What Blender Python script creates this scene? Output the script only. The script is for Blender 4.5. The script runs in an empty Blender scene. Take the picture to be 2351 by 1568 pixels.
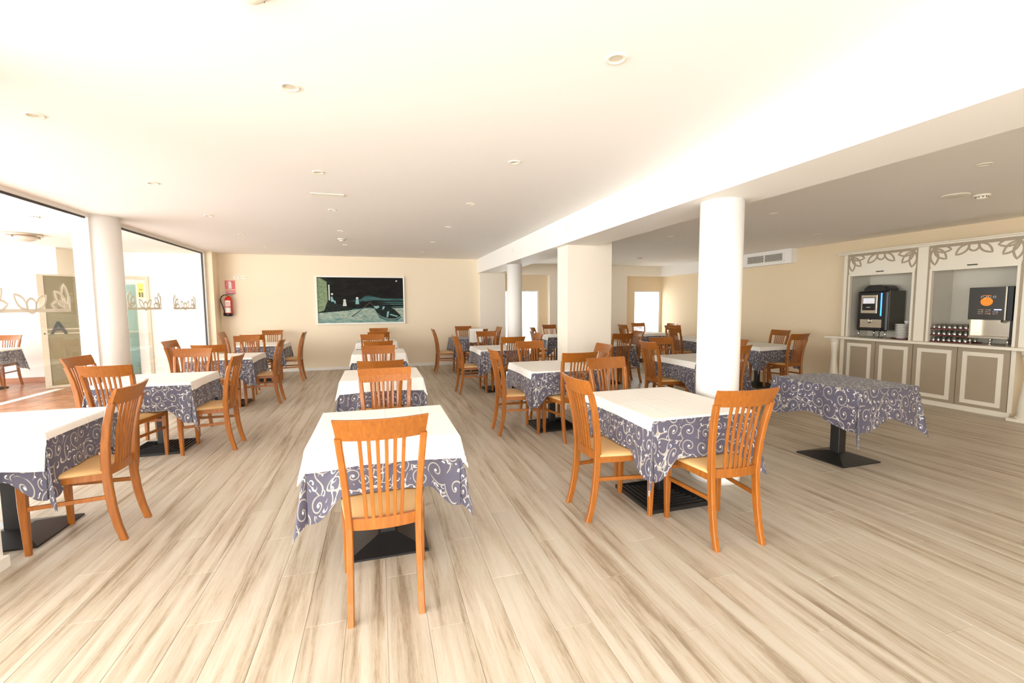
import bpy, bmesh, math, random
from mathutils import Vector, Matrix
random.seed(7)
C = bpy.context.scene.collection
S = bpy.context.scene
PI = math.pi

# ------------------------------------------------------------------ camera, world, lights, exposure
YAW, PITCH, ROLL, FPX, CAMH = math.radians(16.63), math.radians(4.536), math.radians(.412), 1025.8, 1.48
fw = Vector((math.sin(YAW)*math.cos(PITCH), math.cos(YAW)*math.cos(PITCH), -math.sin(PITCH)))
rt = Vector((math.cos(YAW), -math.sin(YAW), 0)); dn = fw.cross(rt)
rt2 = math.cos(ROLL)*rt + math.sin(ROLL)*dn; dn2 = -math.sin(ROLL)*rt + math.cos(ROLL)*dn
cd = bpy.data.cameras.new('camera'); cam = bpy.data.objects.new('camera', cd); C.objects.link(cam)
M = Matrix((rt2, -dn2, -fw)).transposed().to_4x4(); M.translation = (0, 0, CAMH); cam.matrix_world = M
cd.sensor_width = 36; cd.lens = 36*FPX/2351; cd.clip_start = .05
S.camera = cam
w = bpy.data.worlds.new('world'); S.world = w; w.use_nodes = True
w.node_tree.nodes['Background'].inputs[0].default_value = (.95, .975, 1, 1)
w.node_tree.nodes['Background'].inputs[1].default_value = 3.2
def area(name, loc, rot, sx, sy, power, col=(.935, .97, 1)):
    l = bpy.data.lights.new(name, 'AREA'); l.shape = 'RECTANGLE'; l.size = sx; l.size_y = sy; l.energy = power; l.color = col
    o = bpy.data.objects.new(name, l); C.objects.link(o); o.location = loc; o.rotation_euler = rot; return o
area('daylight_rear_windows', (-.4, -2.95, 1.45), (PI/2, 0, 0), 5.0, 2.1, 74)            # daylight through the windows behind the camera
area('daylight_left_windows', (-3.35, -.1, 1.4), (0, -PI/2, 0), 2.1, 5.2, 48)            # daylight through the side glazing before the first pillar
area('terrace_fill', (-6.3, 2.6, 1.45), (0, -PI/2, 0), 2.3, 11.4, 300)                # unseen panel added mid-terrace to carry daylight deeper into the room
area('daylight_terrace_far', (-9.4, 9.0, 1.45), (0, -PI/2, 0), 2.3, 5.0, 25)              # open outer side of the terrace, far bay
S.view_settings.view_transform = 'Standard'; S.view_settings.look = 'None'; S.view_settings.gamma = 1
S.view_settings.use_curve_mapping = False
S.view_settings.exposure = 0.96
S.cycles.use_denoising = True
S.cycles.max_bounces = 10; S.cycles.diffuse_bounces = 6; S.cycles.transparent_max_bounces = 12

# ------------------------------------------------------------------ materials
class NT:
    def __init__(s, name):
        s.mat = bpy.data.materials.new(name); s.mat.use_nodes = True
        s.t = s.mat.node_tree; s.b = s.t.nodes['Principled BSDF']; s.out = s.t.nodes['Material Output']
    def n(s, typ, **kw):
        x = s.t.nodes.new(typ)
        for k, v in kw.items(): setattr(x, k, v)
        return x
    def set(s, sock, v):
        if isinstance(v, bpy.types.NodeSocket): s.t.links.new(v, sock)
        else:
            if hasattr(v, '__len__') and len(v) == 3 and sock.type == 'RGBA': v = (*v, 1)
            sock.default_value = v
    def m(s, op, a, b=None, c=None, clamp=False):
        x = s.n('ShaderNodeMath', operation=op, use_clamp=clamp); s.set(x.inputs[0], a)
        if b is not None: s.set(x.inputs[1], b)
        if c is not None: s.set(x.inputs[2], c)
        return x.outputs[0]
    def vm(s, op, a, b=None):
        x = s.n('ShaderNodeVectorMath', operation=op); s.set(x.inputs[0], a)
        if b is not None: s.set(x.inputs[1], b)
        return x.outputs[0]
    def sep(s, v):
        x = s.n('ShaderNodeSeparateXYZ'); s.set(x.inputs[0], v); return x.outputs
    def comb(s, a, b, c=0.0):
        x = s.n('ShaderNodeCombineXYZ'); s.set(x.inputs[0], a); s.set(x.inputs[1], b); s.set(x.inputs[2], c); return x.outputs[0]
    def noise(s, vec, scale, detail=3, rough=.5, dist=0.0):
        x = s.n('ShaderNodeTexNoise'); s.set(x.inputs['Vector'], vec); x.inputs['Scale'].default_value = scale
        x.inputs['Detail'].default_value = detail; x.inputs['Roughness'].default_value = rough; x.inputs['Distortion'].default_value = dist
        return x.outputs[0]
    def ramp(s, f, stops):
        x = s.n('ShaderNodeValToRGB'); s.set(x.inputs[0], f); e = x.color_ramp.elements
        while len(e) < len(stops): e.new(.5)
        for i, (p, c) in enumerate(stops): e[i].position = p; e[i].color = (*c, 1)
        return x.outputs[0]
    def mix(s, f, a, b):
        x = s.n('ShaderNodeMix', data_type='RGBA'); s.set(x.inputs[0], f); s.set(x.inputs[6], a); s.set(x.inputs[7], b); return x.outputs[2]
    def bump(s, h, strength=.2, dist=.002):
        x = s.n('ShaderNodeBump'); s.set(x.inputs['Height'], h); x.inputs['Strength'].default_value = strength; x.inputs['Distance'].default_value = dist
        s.t.links.new(x.outputs[0], s.b.inputs['Normal'])
    def coord(s, k='Object'):
        return s.n('ShaderNodeTexCoord').outputs[k]
    def pos(s): return s.n('ShaderNodeNewGeometry').outputs['Position']

def plain(name, col, rough=.5, metal=0.0, emit=None, es=0.0, var=.04, scale=6, spec=None, bump=0.0):
    k = NT(name); n = k.noise(k.coord(), scale, 2)
    k.set(k.b.inputs['Base Color'], k.mix(n, tuple(max(0, c*(1-var)) for c in col), tuple(min(1, c*(1+var)) for c in col)))
    k.b.inputs['Roughness'].default_value = rough; k.b.inputs['Metallic'].default_value = metal
    if spec is not None: k.b.inputs['Specular IOR Level'].default_value = spec
    if emit: k.b.inputs['Emission Color'].default_value = (*emit, 1); k.b.inputs['Emission Strength'].default_value = es
    if bump: k.bump(k.noise(k.coord(), scale*30, 3), bump, .001)
    return k.mat

MT = {}
MT['ceiling'] = plain('ceiling_paint', (.90, .875, .84), .8, var=.02, scale=.8)
MT['wall'] = plain('beige_wall_paint', (.85, .725, .54), .75, var=.02, scale=.7, bump=.03)
MT['wallr'] = plain('tan_wall_paint', (.80, .65, .44), .75, var=.02, scale=.7, bump=.03)
MT['white'] = plain('white_paint', (.89, .86, .81), .6, var=.02, scale=1)
MT['cream'] = plain('cream_paint', (.87, .79, .67), .65, var=.02, scale=1)
MT['trim'] = plain('white_trim_paint', (.86, .83, .76), .4, var=.02)
MT['cabw'] = plain('cabinet_white_paint', (.80, .73, .60), .35, var=.02)
MT['taupe'] = plain('taupe_paint', (.37, .295, .205), .45, var=.04)
MT['black'] = plain('black_cast_iron', (.016, .015, .014), .35, var=.3, bump=.15)
MT['blackpl'] = plain('black_plastic', (.012, .012, .014), .25, var=.1)
MT['greypl'] = plain('dark_grey_panel', (.045, .042, .038), .3, var=.1)
MT['side'] = plain('dark_metal_side', (.09, .085, .07), .3, .4)
MT['steel'] = plain('brushed_steel', (.62, .56, .46), .28, .9, var=.08)
MT['chrome'] = plain('chrome', (.8, .78, .72), .12, 1.0)
MT['backpl'] = plain('grey_splash_panel', (.64, .59, .49), .3, var=.05)
MT['china'] = plain('white_china', (.82, .79, .73), .2)
MT['red'] = plain('red_enamel', (.62, .02, .012), .25, var=.05)
MT['redt'] = plain('red_tray_plastic', (.13, .012, .01), .35)
MT['lens'] = plain('frosted_lamp_glass', (.72, .66, .55), .3)
MT['rim'] = plain('lamp_rim_enamel', (.85, .79, .66), .35)
MT['dark'] = plain('dark_gap', (.05, .04, .03), .7)
MT['label'] = plain('paper_label', (.85, .82, .76), .5)
MT['blue'] = plain('blue_led_strip', (.05, .2, .8), .3, emit=(.03, .25, 1), es=1.6)
MT['screen'] = plain('lit_screen', (.4, .4, .42), .2, emit=(.7, .68, .72), es=.35)
MT['disp'] = plain('lit_display', (.4, .4, .9), .2, emit=(.45, .45, 1), es=1.2)
MT['orange'] = plain('glowing_orange_print', (.9, .22, .01), .4, emit=(1, .2, .01), es=.25)  # emblem print with a faint glow added to its colour
MT['led_y'] = plain('yellow_button', (.9, .5, .05), .4); MT['led_g'] = plain('green_button', (.4, .6, .4), .4); MT['led_r'] = plain('red_button', (.7, .08, .03), .4)
MT['brass'] = plain('brass', (.7, .45, .12), .3, 1.0)
MT['plate'] = plain('switch_plate', (.88, .84, .74), .4)
MT['vinylw'] = plain('frosted_decal', (.72, .66, .55), .6)
MT['terw'] = plain('terrace_white_paint', (.90, .88, .83), .7, var=.015)
MT['frame'] = plain('cream_door_frame', (.62, .56, .42), .5)
MT['olive'] = plain('olive_door_panel', (.24, .205, .11), .25, var=.06)
MT['teal'] = plain('teal_room_paint', (.20, .27, .25), .5, var=.08, scale=2)
MT['greyw'] = plain('grey_room_paint', (.36, .34, .27), .6)
MT['yellow'] = plain('yellow_poster', (.85, .74, .12), .5)
MT['bblack'] = plain('black_gasket', (.01, .01, .012), .4)
MT['skirt'] = plain('terracotta_skirting', (.45, .19, .10), .45, var=.1)
MT['grout'] = plain('tile_grout', (.40, .27, .19), .8)
MT['slab'] = plain('floor_underlay', (.22, .17, .11), .8)

def mk_wood():
    k = NT('orange_beech_wood'); p = k.coord(); oi = k.n('ShaderNodeObjectInfo')
    x, y, z = k.sep(p)[:3]
    v = k.comb(k.m('MULTIPLY', x, 26.0), k.m('MULTIPLY', y, 26.0), k.m('MULTIPLY', z, 3.0))
    n = k.noise(v, 2.2, 4, .6, .6); f = k.noise(v, 9, 2)
    a = k.ramp(n, [(.25, (.265, .074, .007)), (.55, (.35, .107, .010)), (.8, (.42, .142, .018))])
    r = k.m('MULTIPLY_ADD', oi.outputs['Random'], .25, .85)
    h = k.n('ShaderNodeHueSaturation'); k.set(h.inputs['Color'], a); k.set(h.inputs['Value'], r)
    k.set(k.b.inputs['Base Color'], h.outputs[0]); k.b.inputs['Roughness'].default_value = .33
    k.b.inputs['Coat Weight'].default_value = .25; k.b.inputs['Coat Roughness'].default_value = .2
    k.bump(f, .06, .001); return k.mat
MT['wood'] = mk_wood()
def mk_seat():
    k = NT('tan_vinyl'); n = k.noise(k.coord(), 90, 3); v = k.noise(k.coord(), 5, 2)
    k.set(k.b.inputs['Base Color'], k.mix(v, (.56, .33, .125), (.64, .39, .165))); k.b.inputs['Roughness'].default_value = .45
    k.bump(n, .12, .001); return k.mat
MT['seat'] = mk_seat()

def mk_floor():
    k = NT('vinyl_plank_print'); p = k.pos(); x, y, z = k.sep(p)[:3]
    PW, PL = .184, 1.22
    col = k.m('FLOOR', k.m('DIVIDE', x, PW))
    wn = k.n('ShaderNodeTexWhiteNoise', noise_dimensions='1D'); k.set(wn.inputs['W'], col)
    # long streaks along the room, shifted from plank to plank
    row = k.m('FLOOR', k.m('DIVIDE', k.m('ADD', y, k.m('MULTIPLY', k.m('FRACT', k.m('MULTIPLY', col, .381966)), PL)), PL))
    wn2 = k.n('ShaderNodeTexWhiteNoise', noise_dimensions='2D'); k.set(wn2.inputs['Vector'], k.comb(col, row))
    off = k.m('MULTIPLY', wn2.outputs['Value'], 37.0)
    xs = k.m('ADD', x, off)
    big = k.noise(k.comb(k.m('MULTIPLY', x, 12.0), k.m('ADD', k.m('MULTIPLY', y, .7), k.m('MULTIPLY', col, 3.7))), 1, 3, .55, .4)
    mid = k.noise(k.comb(k.m('MULTIPLY', xs, 34), k.m('ADD', k.m('MULTIPLY', y, 1.6), off)), 1, 4, .62, .8)
    fine = k.noise(k.comb(k.m('MULTIPLY', xs, 150), k.m('ADD', k.m('MULTIPLY', y, 8), off)), 1, 3, .7, 1.6)
    blot = k.noise(k.comb(k.m('MULTIPLY', xs, 22), k.m('MULTIPLY', y, 9)), 1, 5, .7, .5)
    f = k.m('ADD', k.m('MULTIPLY', big, .55), k.m('ADD', k.m('MULTIPLY', mid, .25), k.m('MULTIPLY', fine, .20)))
    c = k.ramp(f, [(.355, (.235, .17, .105)), (.42, (.36, .28, .19)), (.475, (.475, .395, .29)), (.57, (.565, .50, .40))])
    c = k.mix(k.m('MULTIPLY', k.m('SUBTRACT', blot, .45, clamp=True), .55), c, (.63, .55, .42, 1))
    b = k.m('MULTIPLY_ADD', wn2.outputs['Value'], .10, .93)
    h = k.n('ShaderNodeHueSaturation'); k.set(h.inputs['Color'], c); k.set(h.inputs['Value'], b); h.inputs['Saturation'].default_value = .95
    k.set(k.b.inputs['Base Color'], h.outputs[0])
    k.set(k.b.inputs['Roughness'], k.m('MULTIPLY_ADD', fine, .15, .30)); k.b.inputs['Specular IOR Level'].default_value = .4
    k.bump(fine, .12, .001); return k.mat
MT['plank'] = mk_floor()
def mk_terra():
    k = NT('terracotta_tile'); p = k.pos(); oi = k.n('ShaderNodeObjectInfo')
    n = k.noise(p, 5, 5, .6); m = k.noise(p, 40, 3)
    c = k.ramp(n, [(.3, (.27, .105, .05)), (.55, (.38, .175, .09)), (.75, (.45, .24, .14))])
    h = k.n('ShaderNodeHueSaturation'); k.set(h.inputs['Color'], c); k.set(h.inputs['Value'], k.m('MULTIPLY_ADD', oi.outputs['Random'], .3, .85))
    k.set(k.b.inputs['Base Color'], h.outputs[0]); k.b.inputs['Roughness'].default_value = .28
    k.bump(m, .1, .001); return k.mat
MT['terra'] = mk_terra()

def mk_scroll(name, base, line, hi):
    k = NT(name); uv = k.coord('UV')
    wob = k.n('ShaderNodeTexNoise'); k.set(wob.inputs['Vector'], uv); wob.inputs['Scale'].default_value = 14; wob.inputs['Detail'].default_value = 0
    uvw = k.vm('ADD', uv, k.vm('SCALE', k.vm('SUBTRACT', wob.outputs[1], (.5, .5, .5)), None))
    uvw.node.inputs[0].links[0].from_node  # keep
    sc = [n for n in k.t.nodes if n.type == 'VECT_MATH' and n.operation == 'SCALE'][0]; sc.inputs['Scale'].default_value = .012
    def spirals(cell, R, pitch, hw, rnd=.5, shift=0.0):
        v = k.n('ShaderNodeTexVoronoi', voronoi_dimensions='2D', feature='F1'); vv = k.vm('ADD', uvw, (shift, shift*.7, 0))
        k.set(v.inputs['Vector'], vv); v.inputs['Scale'].default_value = 1/cell; v.inputs['Randomness'].default_value = rnd
        d = k.vm('SUBTRACT', vv, v.outputs['Position']); x, y, z = k.sep(d)[:3]; cr, cg, cb = k.sep(v.outputs['Color'])[:3]
        sg = k.m('SIGN', k.m('SUBTRACT', cg, .5)); xx = k.m('MULTIPLY', x, sg)
        r = k.m('SQRT', k.m('ADD', k.m('MULTIPLY', x, x), k.m('MULTIPLY', y, y)))
        th = k.m('ADD', k.m('DIVIDE', k.m('ARCTAN2', y, xx), 2*PI), cr)
        RR = k.m('MULTIPLY', k.m('MULTIPLY_ADD', cb, .55, .60), R)
        q = k.m('DIVIDE', r, RR); turns = 1.75
        u = k.m('SUBTRACT', k.m('MULTIPLY', k.m('POWER', q, .7), turns), th)
        slope = k.m('DIVIDE', k.m('MULTIPLY', k.m('POWER', k.m('MAXIMUM', q, .05), -.3), .7*turns), RR)
        fr = k.m('ABSOLUTE', k.m('SUBTRACT', k.m('FRACT', u), .5))
        ln = k.m('LESS_THAN', fr, k.m('MULTIPLY', slope, hw)); ins = k.m('LESS_THAN', r, RR); dot = k.m('LESS_THAN', r, .0065)
        return k.m('MULTIPLY', ln, ins), ins, dot, r, th
    s1, in1, dot1, r1, t1 = spirals(.118, .060, .0225, .0029, .62)
    # small hooks between the scrolls
    v = k.n('ShaderNodeTexVoronoi', voronoi_dimensions='2D', feature='F1'); vv = k.vm('ADD', uvw, (3.3, 1.7, 0)); k.set(v.inputs['Vector'], vv)
    v.inputs['Scale'].default_value = 1/.047; v.inputs['Randomness'].default_value = .8
    d = k.vm('SUBTRACT', vv, v.outputs['Position']); x, y, z = k.sep(d)[:3]; cr = k.sep(v.outputs['Color'])[0]
    r = k.m('SQRT', k.m('ADD', k.m('MULTIPLY', x, x), k.m('MULTIPLY', y, y)))
    th = k.m('FRACT', k.m('ADD', k.m('DIVIDE', k.m('ARCTAN2', y, x), 2*PI), cr))
    wd = k.m('MULTIPLY', k.m('SUBTRACT', .62, th), .0075)
    hook = k.m('MULTIPLY', k.m('LESS_THAN', k.m('ABSOLUTE', k.m('SUBTRACT', r, .0105)), wd), k.m('SUBTRACT', 1.0, in1))
    # vines joining the scrolls
    a = k.noise(k.vm('ADD', uvw, (7, 3, 0)), 8, 0, 0); vine = k.m('LESS_THAN', k.m('ABSOLUTE', k.m('SUBTRACT', a, .5)), .014)
    a2 = k.noise(k.vm('ADD', uvw, (17, 13, 0)), 10, 0, 0); vine2 = k.m('LESS_THAN', k.m('ABSOLUTE', k.m('SUBTRACT', a2, .5)), .015)
    vn = k.m('MULTIPLY', k.m('MAXIMUM', vine, vine2), k.m('SUBTRACT', 1.0, in1))
    L = k.m('MAXIMUM', s1, vn); Hh = k.m('MAXIMUM', hook, dot1)
    weave = k.noise(k.vm('MULTIPLY', uv, (400, 400, 1)), 1, 2)
    bc = k.mix(weave, tuple(c*.88 for c in base), tuple(c*1.12 for c in base))
    c = k.mix(Hh, k.mix(L, bc, line), hi)
    k.set(k.b.inputs['Base Color'], c); k.b.inputs['Roughness'].default_value = .6
    k.b.inputs['Sheen Weight'].default_value = .15
    wr = k.noise(uv, 9, 3); k.bump(wr, .35, .012)
    return k.mat
MT['scroll'] = mk_scroll('scroll_print_cotton', (.090, .082, .118), (.38, .345, .295), (.74, .71, .66))
def mk_linen():
    k = NT('white_linen'); uv = k.coord('UV'); x, y, z = k.sep(uv)[:3]
    k.b.inputs['Base Color'].default_value = (.87, .84, .78, 1); k.b.inputs['Roughness'].default_value = .7
    def crease(s, pos): return k.m('SUBTRACT', 1.0, k.m('MULTIPLY', k.m('ABSOLUTE', k.m('SUBTRACT', s, pos)), 90.0), clamp=True)
    h = k.m('ADD', k.m('ADD', crease(x, 0.0), crease(x, .24)), k.m('ADD', crease(x, -.22), k.m('ADD', crease(y, 0.02), k.m('MULTIPLY', k.noise(uv, 6, 3), 1.2))))
    k.bump(h, .35, .006); return k.mat
MT['linen'] = mk_linen()
def mk_glass(name, tint, fres=1.45, rough=.0, haze=0.0, hc=(.9, .87, .8)):
    k = NT(name); k.t.nodes.remove(k.b)
    tr = k.n('ShaderNodeBsdfTransparent'); tr.inputs[0].default_value = (*tint, 1)
    gl = k.n('ShaderNodeBsdfGlossy'); gl.inputs['Roughness'].default_value = rough
    lw = k.n('ShaderNodeLayerWeight'); r0 = ((fres-1)/(fres+1))**2
    f = k.m('MULTIPLY_ADD', k.m('POWER', lw.outputs['Facing'], 5.0), 1-r0, r0)
    mx = k.n('ShaderNodeMixShader'); k.t.links.new(f, mx.inputs[0]); k.t.links.new(tr.outputs[0], mx.inputs[1]); k.t.links.new(gl.outputs[0], mx.inputs[2])
    k.t.links.new(mx.outputs[0], k.out.inputs[0]); return k.mat
def mk_decal():
    k = NT('frosted_decal'); k.b.inputs['Base Color'].default_value = (.80, .74, .62, 1); k.b.inputs['Roughness'].default_value = .6
    n = k.noise(k.coord(), 40, 2); k.set(k.b.inputs['Alpha'], k.m('MULTIPLY_ADD', n, .1, .72)); return k.mat
MT['decal'] = mk_decal()
MT['glass'] = mk_glass('window_glass', (.97, .98, .97))
MT['tumbler'] = mk_glass('tumbler_glass', (.97, .97, .95), 1.75, .03)
MT['doorglass'] = mk_glass('tinted_door_glass', (.86, .93, .90), 1.5)

# ------------------------------------------------------------------ mesh helpers
def box(bm, x0, x1, y0, y1, z0, z1, mi=0, bev=0.0):
    vs = [bm.verts.new((x, y, z)) for x in (x0, x1) for y in (y0, y1) for z in (z0, z1)]
    q = [(0, 1, 3, 2), (4, 6, 7, 5), (0, 4, 5, 1), (2, 3, 7, 6), (0, 2, 6, 4), (1, 5, 7, 3)]
    fs = [bm.faces.new([vs[i] for i in f]) for f in q]
    for f in fs: f.material_index = mi
    if bev:
        es = set(e for f in fs for e in f.edges)
        r = bmesh.ops.bevel(bm, geom=list(es), offset=bev, segments=1, affect='EDGES', material=-1)
    return fs
def boxbm(*a, **k):
    bm = bmesh.new(); box(bm, *a, **k); return bm
def loft(bm, rings, cap=True, mi=0, smooth=False):
    R = [[bm.verts.new(p) for p in r] for r in rings]
    n = len(R[0])
    for a, b in zip(R, R[1:]):
        for i in range(n):
            f = bm.faces.new((a[i], a[(i+1) % n], b[(i+1) % n], b[i])); f.material_index = mi; f.smooth = smooth
    if cap:
        f = bm.faces.new(R[0][::-1]); f.material_index = mi
        f = bm.faces.new(R[-1]); f.material_index = mi
def rect8(cx, cy, cz, hx, hy, c=.22, axes='xy'):
    k = c*min(hx, hy)
    pts = [(hx-k, hy), (hx, hy-k), (hx, -hy+k), (hx-k, -hy), (-hx+k, -hy), (-hx, -hy+k), (-hx, hy-k), (-hx+k, hy)][::-1]
    if axes == 'xy': return [(cx+a, cy+b, cz) for a, b in pts]
    if axes == 'xz': return [(cx+a, cy, cz+b) for a, b in pts][::-1]
    return [(cx, cy+a, cz+b) for a, b in pts]
def lathe(bm, prof, cx=0, cy=0, seg=20, mi=0, smooth=True, cap=True):
    rings = [[(cx+r*math.cos(2*PI*i/seg), cy+r*math.sin(2*PI*i/seg), z) for i in range(seg)] for r, z in prof]
    loft(bm, rings, cap, mi, smooth)
def tube(bm, pts, r, seg=8, mi=0):
    rings = []
    pts = [Vector(p) for p in pts]
    up = Vector((.13, .27, .95)).normalized()
    for i, p in enumerate(pts):
        t = (pts[min(i+1, len(pts)-1)]-pts[max(i-1, 0)]).normalized()
        a = t.cross(up).normalized(); b = t.cross(a).normalized()
        rings.append([tuple(p + r*(math.cos(2*PI*j/seg)*a + math.sin(2*PI*j/seg)*b)) for j in range(seg)])
    loft(bm, rings, True, mi, True)
def obj(name, bm, mats, parent=None, smooth=None):
    me = bpy.data.meshes.new(name)
    if isinstance(bm, bmesh.types.BMesh):
        bmesh.ops.recalc_face_normals(bm, faces=bm.faces)
        bm.to_mesh(me); bm.free()
    for m in (mats if isinstance(mats, (list, tuple)) else [mats]): me.materials.append(MT[m])
    if smooth is not None:
        for p in me.polygons: p.use_smooth = smooth
    o = bpy.data.objects.new(name, me); C.objects.link(o)
    if parent: o.parent = parent
    return o
def tag(o, label, cat, group=None, kind=None):
    o['label'] = label
    if cat: o['category'] = cat
    if group: o['group'] = group
    if kind: o['kind'] = kind
    return o
def thing(name, label, cat, loc=(0, 0, 0), rotz=0, group=None):
    o = bpy.data.objects.new(name, None); o.empty_display_size = .1; C.objects.link(o); o.location = loc; o.rotation_euler = (0, 0, rotz)
    return tag(o, label, cat, group)
def struct(name, bm, mats, parent=None):
    o = obj(name, bm, mats, parent); o['kind'] = 'structure'; return o
def sroot(name):
    o = bpy.data.objects.new(name, None); C.objects.link(o); o['kind'] = 'structure'; return o
def dup(root, loc, rotz, label, group=None):
    r = root.copy(); C.objects.link(r); r.location = loc; r.rotation_euler = (0, 0, rotz); r['label'] = label
    if group: r['group'] = group
    for ch in root.children:
        c = ch.copy(); C.objects.link(c); c.parent = r
        for g in ch.children:
            d = g.copy(); C.objects.link(d); d.parent = c
    return r

# ------------------------------------------------------------------ the room
XL, XR, YB, YF, ZC, ZR = -3.45, 8.08, 11.33, -3.0, 2.674, 2.59
fl = struct('floor', boxbm(XL-.1, XR+.3, YF-.1, YB+.25, -.12, -.004), 'slab')
PW, PL = .184, 1.22
cells = []
for ci in range(math.floor((XL+.02)/PW), math.ceil(XR/PW)):
    sh = (ci*.381966) % 1.0 * PL
    for ri in range(-4, 12):
        y0 = ri*PL - sh; x0 = ci*PW
        a0, a1 = max(y0, YF), min(y0+PL, YB+.14)
        b0, b1 = max(x0, XL), min(x0+PW, XR)
        if a1-a0 < .02 or b1-b0 < .01: continue
        full = abs(a1-a0-PL) < 1e-6 and abs(b1-b0-PW) < 1e-6
        cx, cy = (b0+b1)/2, (a0+a1)/2
        cz = fw.dot(Vector((cx, cy, -CAMH)))
        px = 1175+FPX*rt2.dot(Vector((cx, cy, -CAMH)))/cz if cz > .3 else -9999
        vis = cz > .6 and -350 < px < 2700 and cy > .6
        cells.append((cx*cx+cy*cy + (0 if vis else 900), b0, b1, a0, a1, full))
cells.sort()
def plank_bm(bm, x0, x1, y0, y1, c=.0016, g=.0004):
    x0 += g; x1 -= g; y0 += g; y1 -= g
    loft(bm, [[(x0, y0, -.004), (x1, y0, -.004), (x1, y1, -.004), (x0, y1, -.004)], [(x0, y0, -c), (x1, y0, -c), (x1, y1, -c), (x0, y1, -c)],
              [(x0+c, y0+c, 0), (x1-c, y0+c, 0), (x1-c, y1-c, 0), (x0+c, y1-c, 0)]])
bm = bmesh.new(); plank_bm(bm, 0, PW, 0, PL); pm = None
rest = bmesh.new(); cnt = 0
for d, x0, x1, y0, y1, full in cells:
    if cnt < 298 and d < 900:
        if full:
            if pm is None: o = obj('plank', bm, 'plank', fl); pm = o.data
            else: o = bpy.data.objects.new('plank', pm); C.objects.link(o); o.parent = fl
            o.location = (x0, y0, 0)
        else:
            b2 = bmesh.new(); plank_bm(b2, x0, x1, y0, y1); obj('plank', b2, 'plank', fl)
        cnt += 1
    else: plank_bm(rest, x0, x1, y0, y1)
r = obj('far_planks', rest, 'plank', fl); r['kind'] = 'stuff'

struct('ceiling', boxbm(XL-.05, 2.75, YF-.1, YB+.1, ZC, ZC+.15), 'ceiling')
cr = obj('ceiling_right', boxbm(2.75, XR+.3, YF-.1, YB+.4, ZR, ZC+.15), 'ceiling'); cr['kind'] = 'structure'
beam = struct('trim_1', boxbm(2.46, 3.0, YF, YB, 2.322, ZC+.01), 'white')
struct('wall_back', boxbm(XL-.15, 2.52, YB, YB+.2, 0, ZC+.1), 'wall')
struct('baseboard_back', boxbm(XL+.13, 2.5, YB-.016, YB+.01, 0, .068, bev=.004), 'trim')
bm = boxbm(2.50, 3.17, YB-.16, YB+.2, 0, 2.33); struct('wall_pier', bm, 'cream')
bm = bmesh.new(); box(bm, 3.0, XR, YB, YB+.16, 2.305, ZC); box(bm, 4.456, 6.82, YB, YB+.16, 0, 2.306); struct('wall_header', bm, 'cream')
bm = bmesh.new()                                                        # recessed window wall behind the header
Y2 = YB+.16
for a in ((3.0, 3.20, 0, 2.4), (3.20, 4.20, 1.90, 2.4), (4.20, 7.15, 0, 2.4), (7.15, 8.03, 1.895, 2.4), (3.2, 4.2, 0, .05), (7.15, 8.03, 0, .45), (8.03, 8.3, 0, 2.4)):
    box(bm, a[0], a[1], Y2, Y2+.18, a[2], a[3])
struct('wall_recess', bm, 'wallr')
def window(n, x0, x1, z0, z1, y):
    w_ = sroot('window_%d' % n)
    bm = bmesh.new(); t = .035
    box(bm, x0, x0+t, y, y+.06, z0, z1); box(bm, x1-t, x1, y, y+.06, z0, z1); box(bm, x0+t, x1-t, y, y+.06, z1-t, z1); box(bm, x0+t, x1-t, y, y+.06, z0, z0+t)
    obj('window_frame', bm, 'trim', w_)
    obj('pane', boxbm(x0+t, x1-t, y+.025, y+.033, z0+t, z1-t), 'glass', w_)
    return w_
w3 = window(3, 3.20, 4.20, .05, 1.90, Y2+.02); w4 = window(4, 7.15, 8.03, .45, 1.895, Y2+.02)
bm = bmesh.new(); box(bm, XR, XR+.2, YF, 3.57, 0, ZC); box(bm, XR, XR+.2, 5.72, YB+.35, 0, ZC); box(bm, XR, XR+.2, 3.57, 5.72, 1.97, ZC); box(bm, XR, XR+.2, 3.57, 5.72, 0, .9)
struct('wall_right', bm, 'wallr')
struct('baseboard_right', boxbm(XR-.015, XR+.01, 5.74, YB+.15, 0, .068), 'trim')
# rear wall with real window openings behind the camera
bm = bmesh.new(); box(bm, XL-.1, XR+.2, YF-.2, YF, 0, .25); box(bm, XL-.1, XR+.2, YF-.2, YF, 2.5, ZC+.1); box(bm, 2.3, XR+.2, YF-.2, YF, .25, 2.5); box(bm, XL-.1, -3.0, YF-.2, YF, .25, 2.5)
struct('wall_front', bm, 'wall')
# left side: frames, pier, columns
wl = sroot('wall_left')
bm = bmesh.new()
box(bm, XL-.12, XL, YF, YB, 2.635, ZC+.05); box(bm, XL-.12, XL, YF, 10.92, 0, .03)
box(bm, XL-.12, XL, 10.89, 10.95, 0, 2.64); box(bm, XL-.12, XL, 6.985, 7.04, 0, 2.64); box(bm, XL-.12, XL, 2.5, 3.2, 0, 2.64)
obj('frame', bm, 'white', wl)
bm = bmesh.new(); box(bm, XL-.12, -3.325, 10.95, YB, 0, ZC); obj('corner_pier', bm, 'wall', wl)
def glaze(n, y0, y1):
    g = sroot('window_%d' % n); bm = bmesh.new(); t = .022; x0, x1 = XL-.05, XL-.028
    box(bm, x0, x1, y0, y1, 2.635-t, 2.635); box(bm, x0, x1, y0, y1, .03, .03+t); box(bm, x0, x1, y0, y0+t, .03, 2.63); box(bm, x0, x1, y1-t, y1, .03, 2.63)
    obj('window_frame', bm, 'bblack', g); obj('pane', boxbm(XL-.043, XL-.035, y0+t, y1-t, .03+t, 2.635-t), 'glass', g); return g
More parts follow.
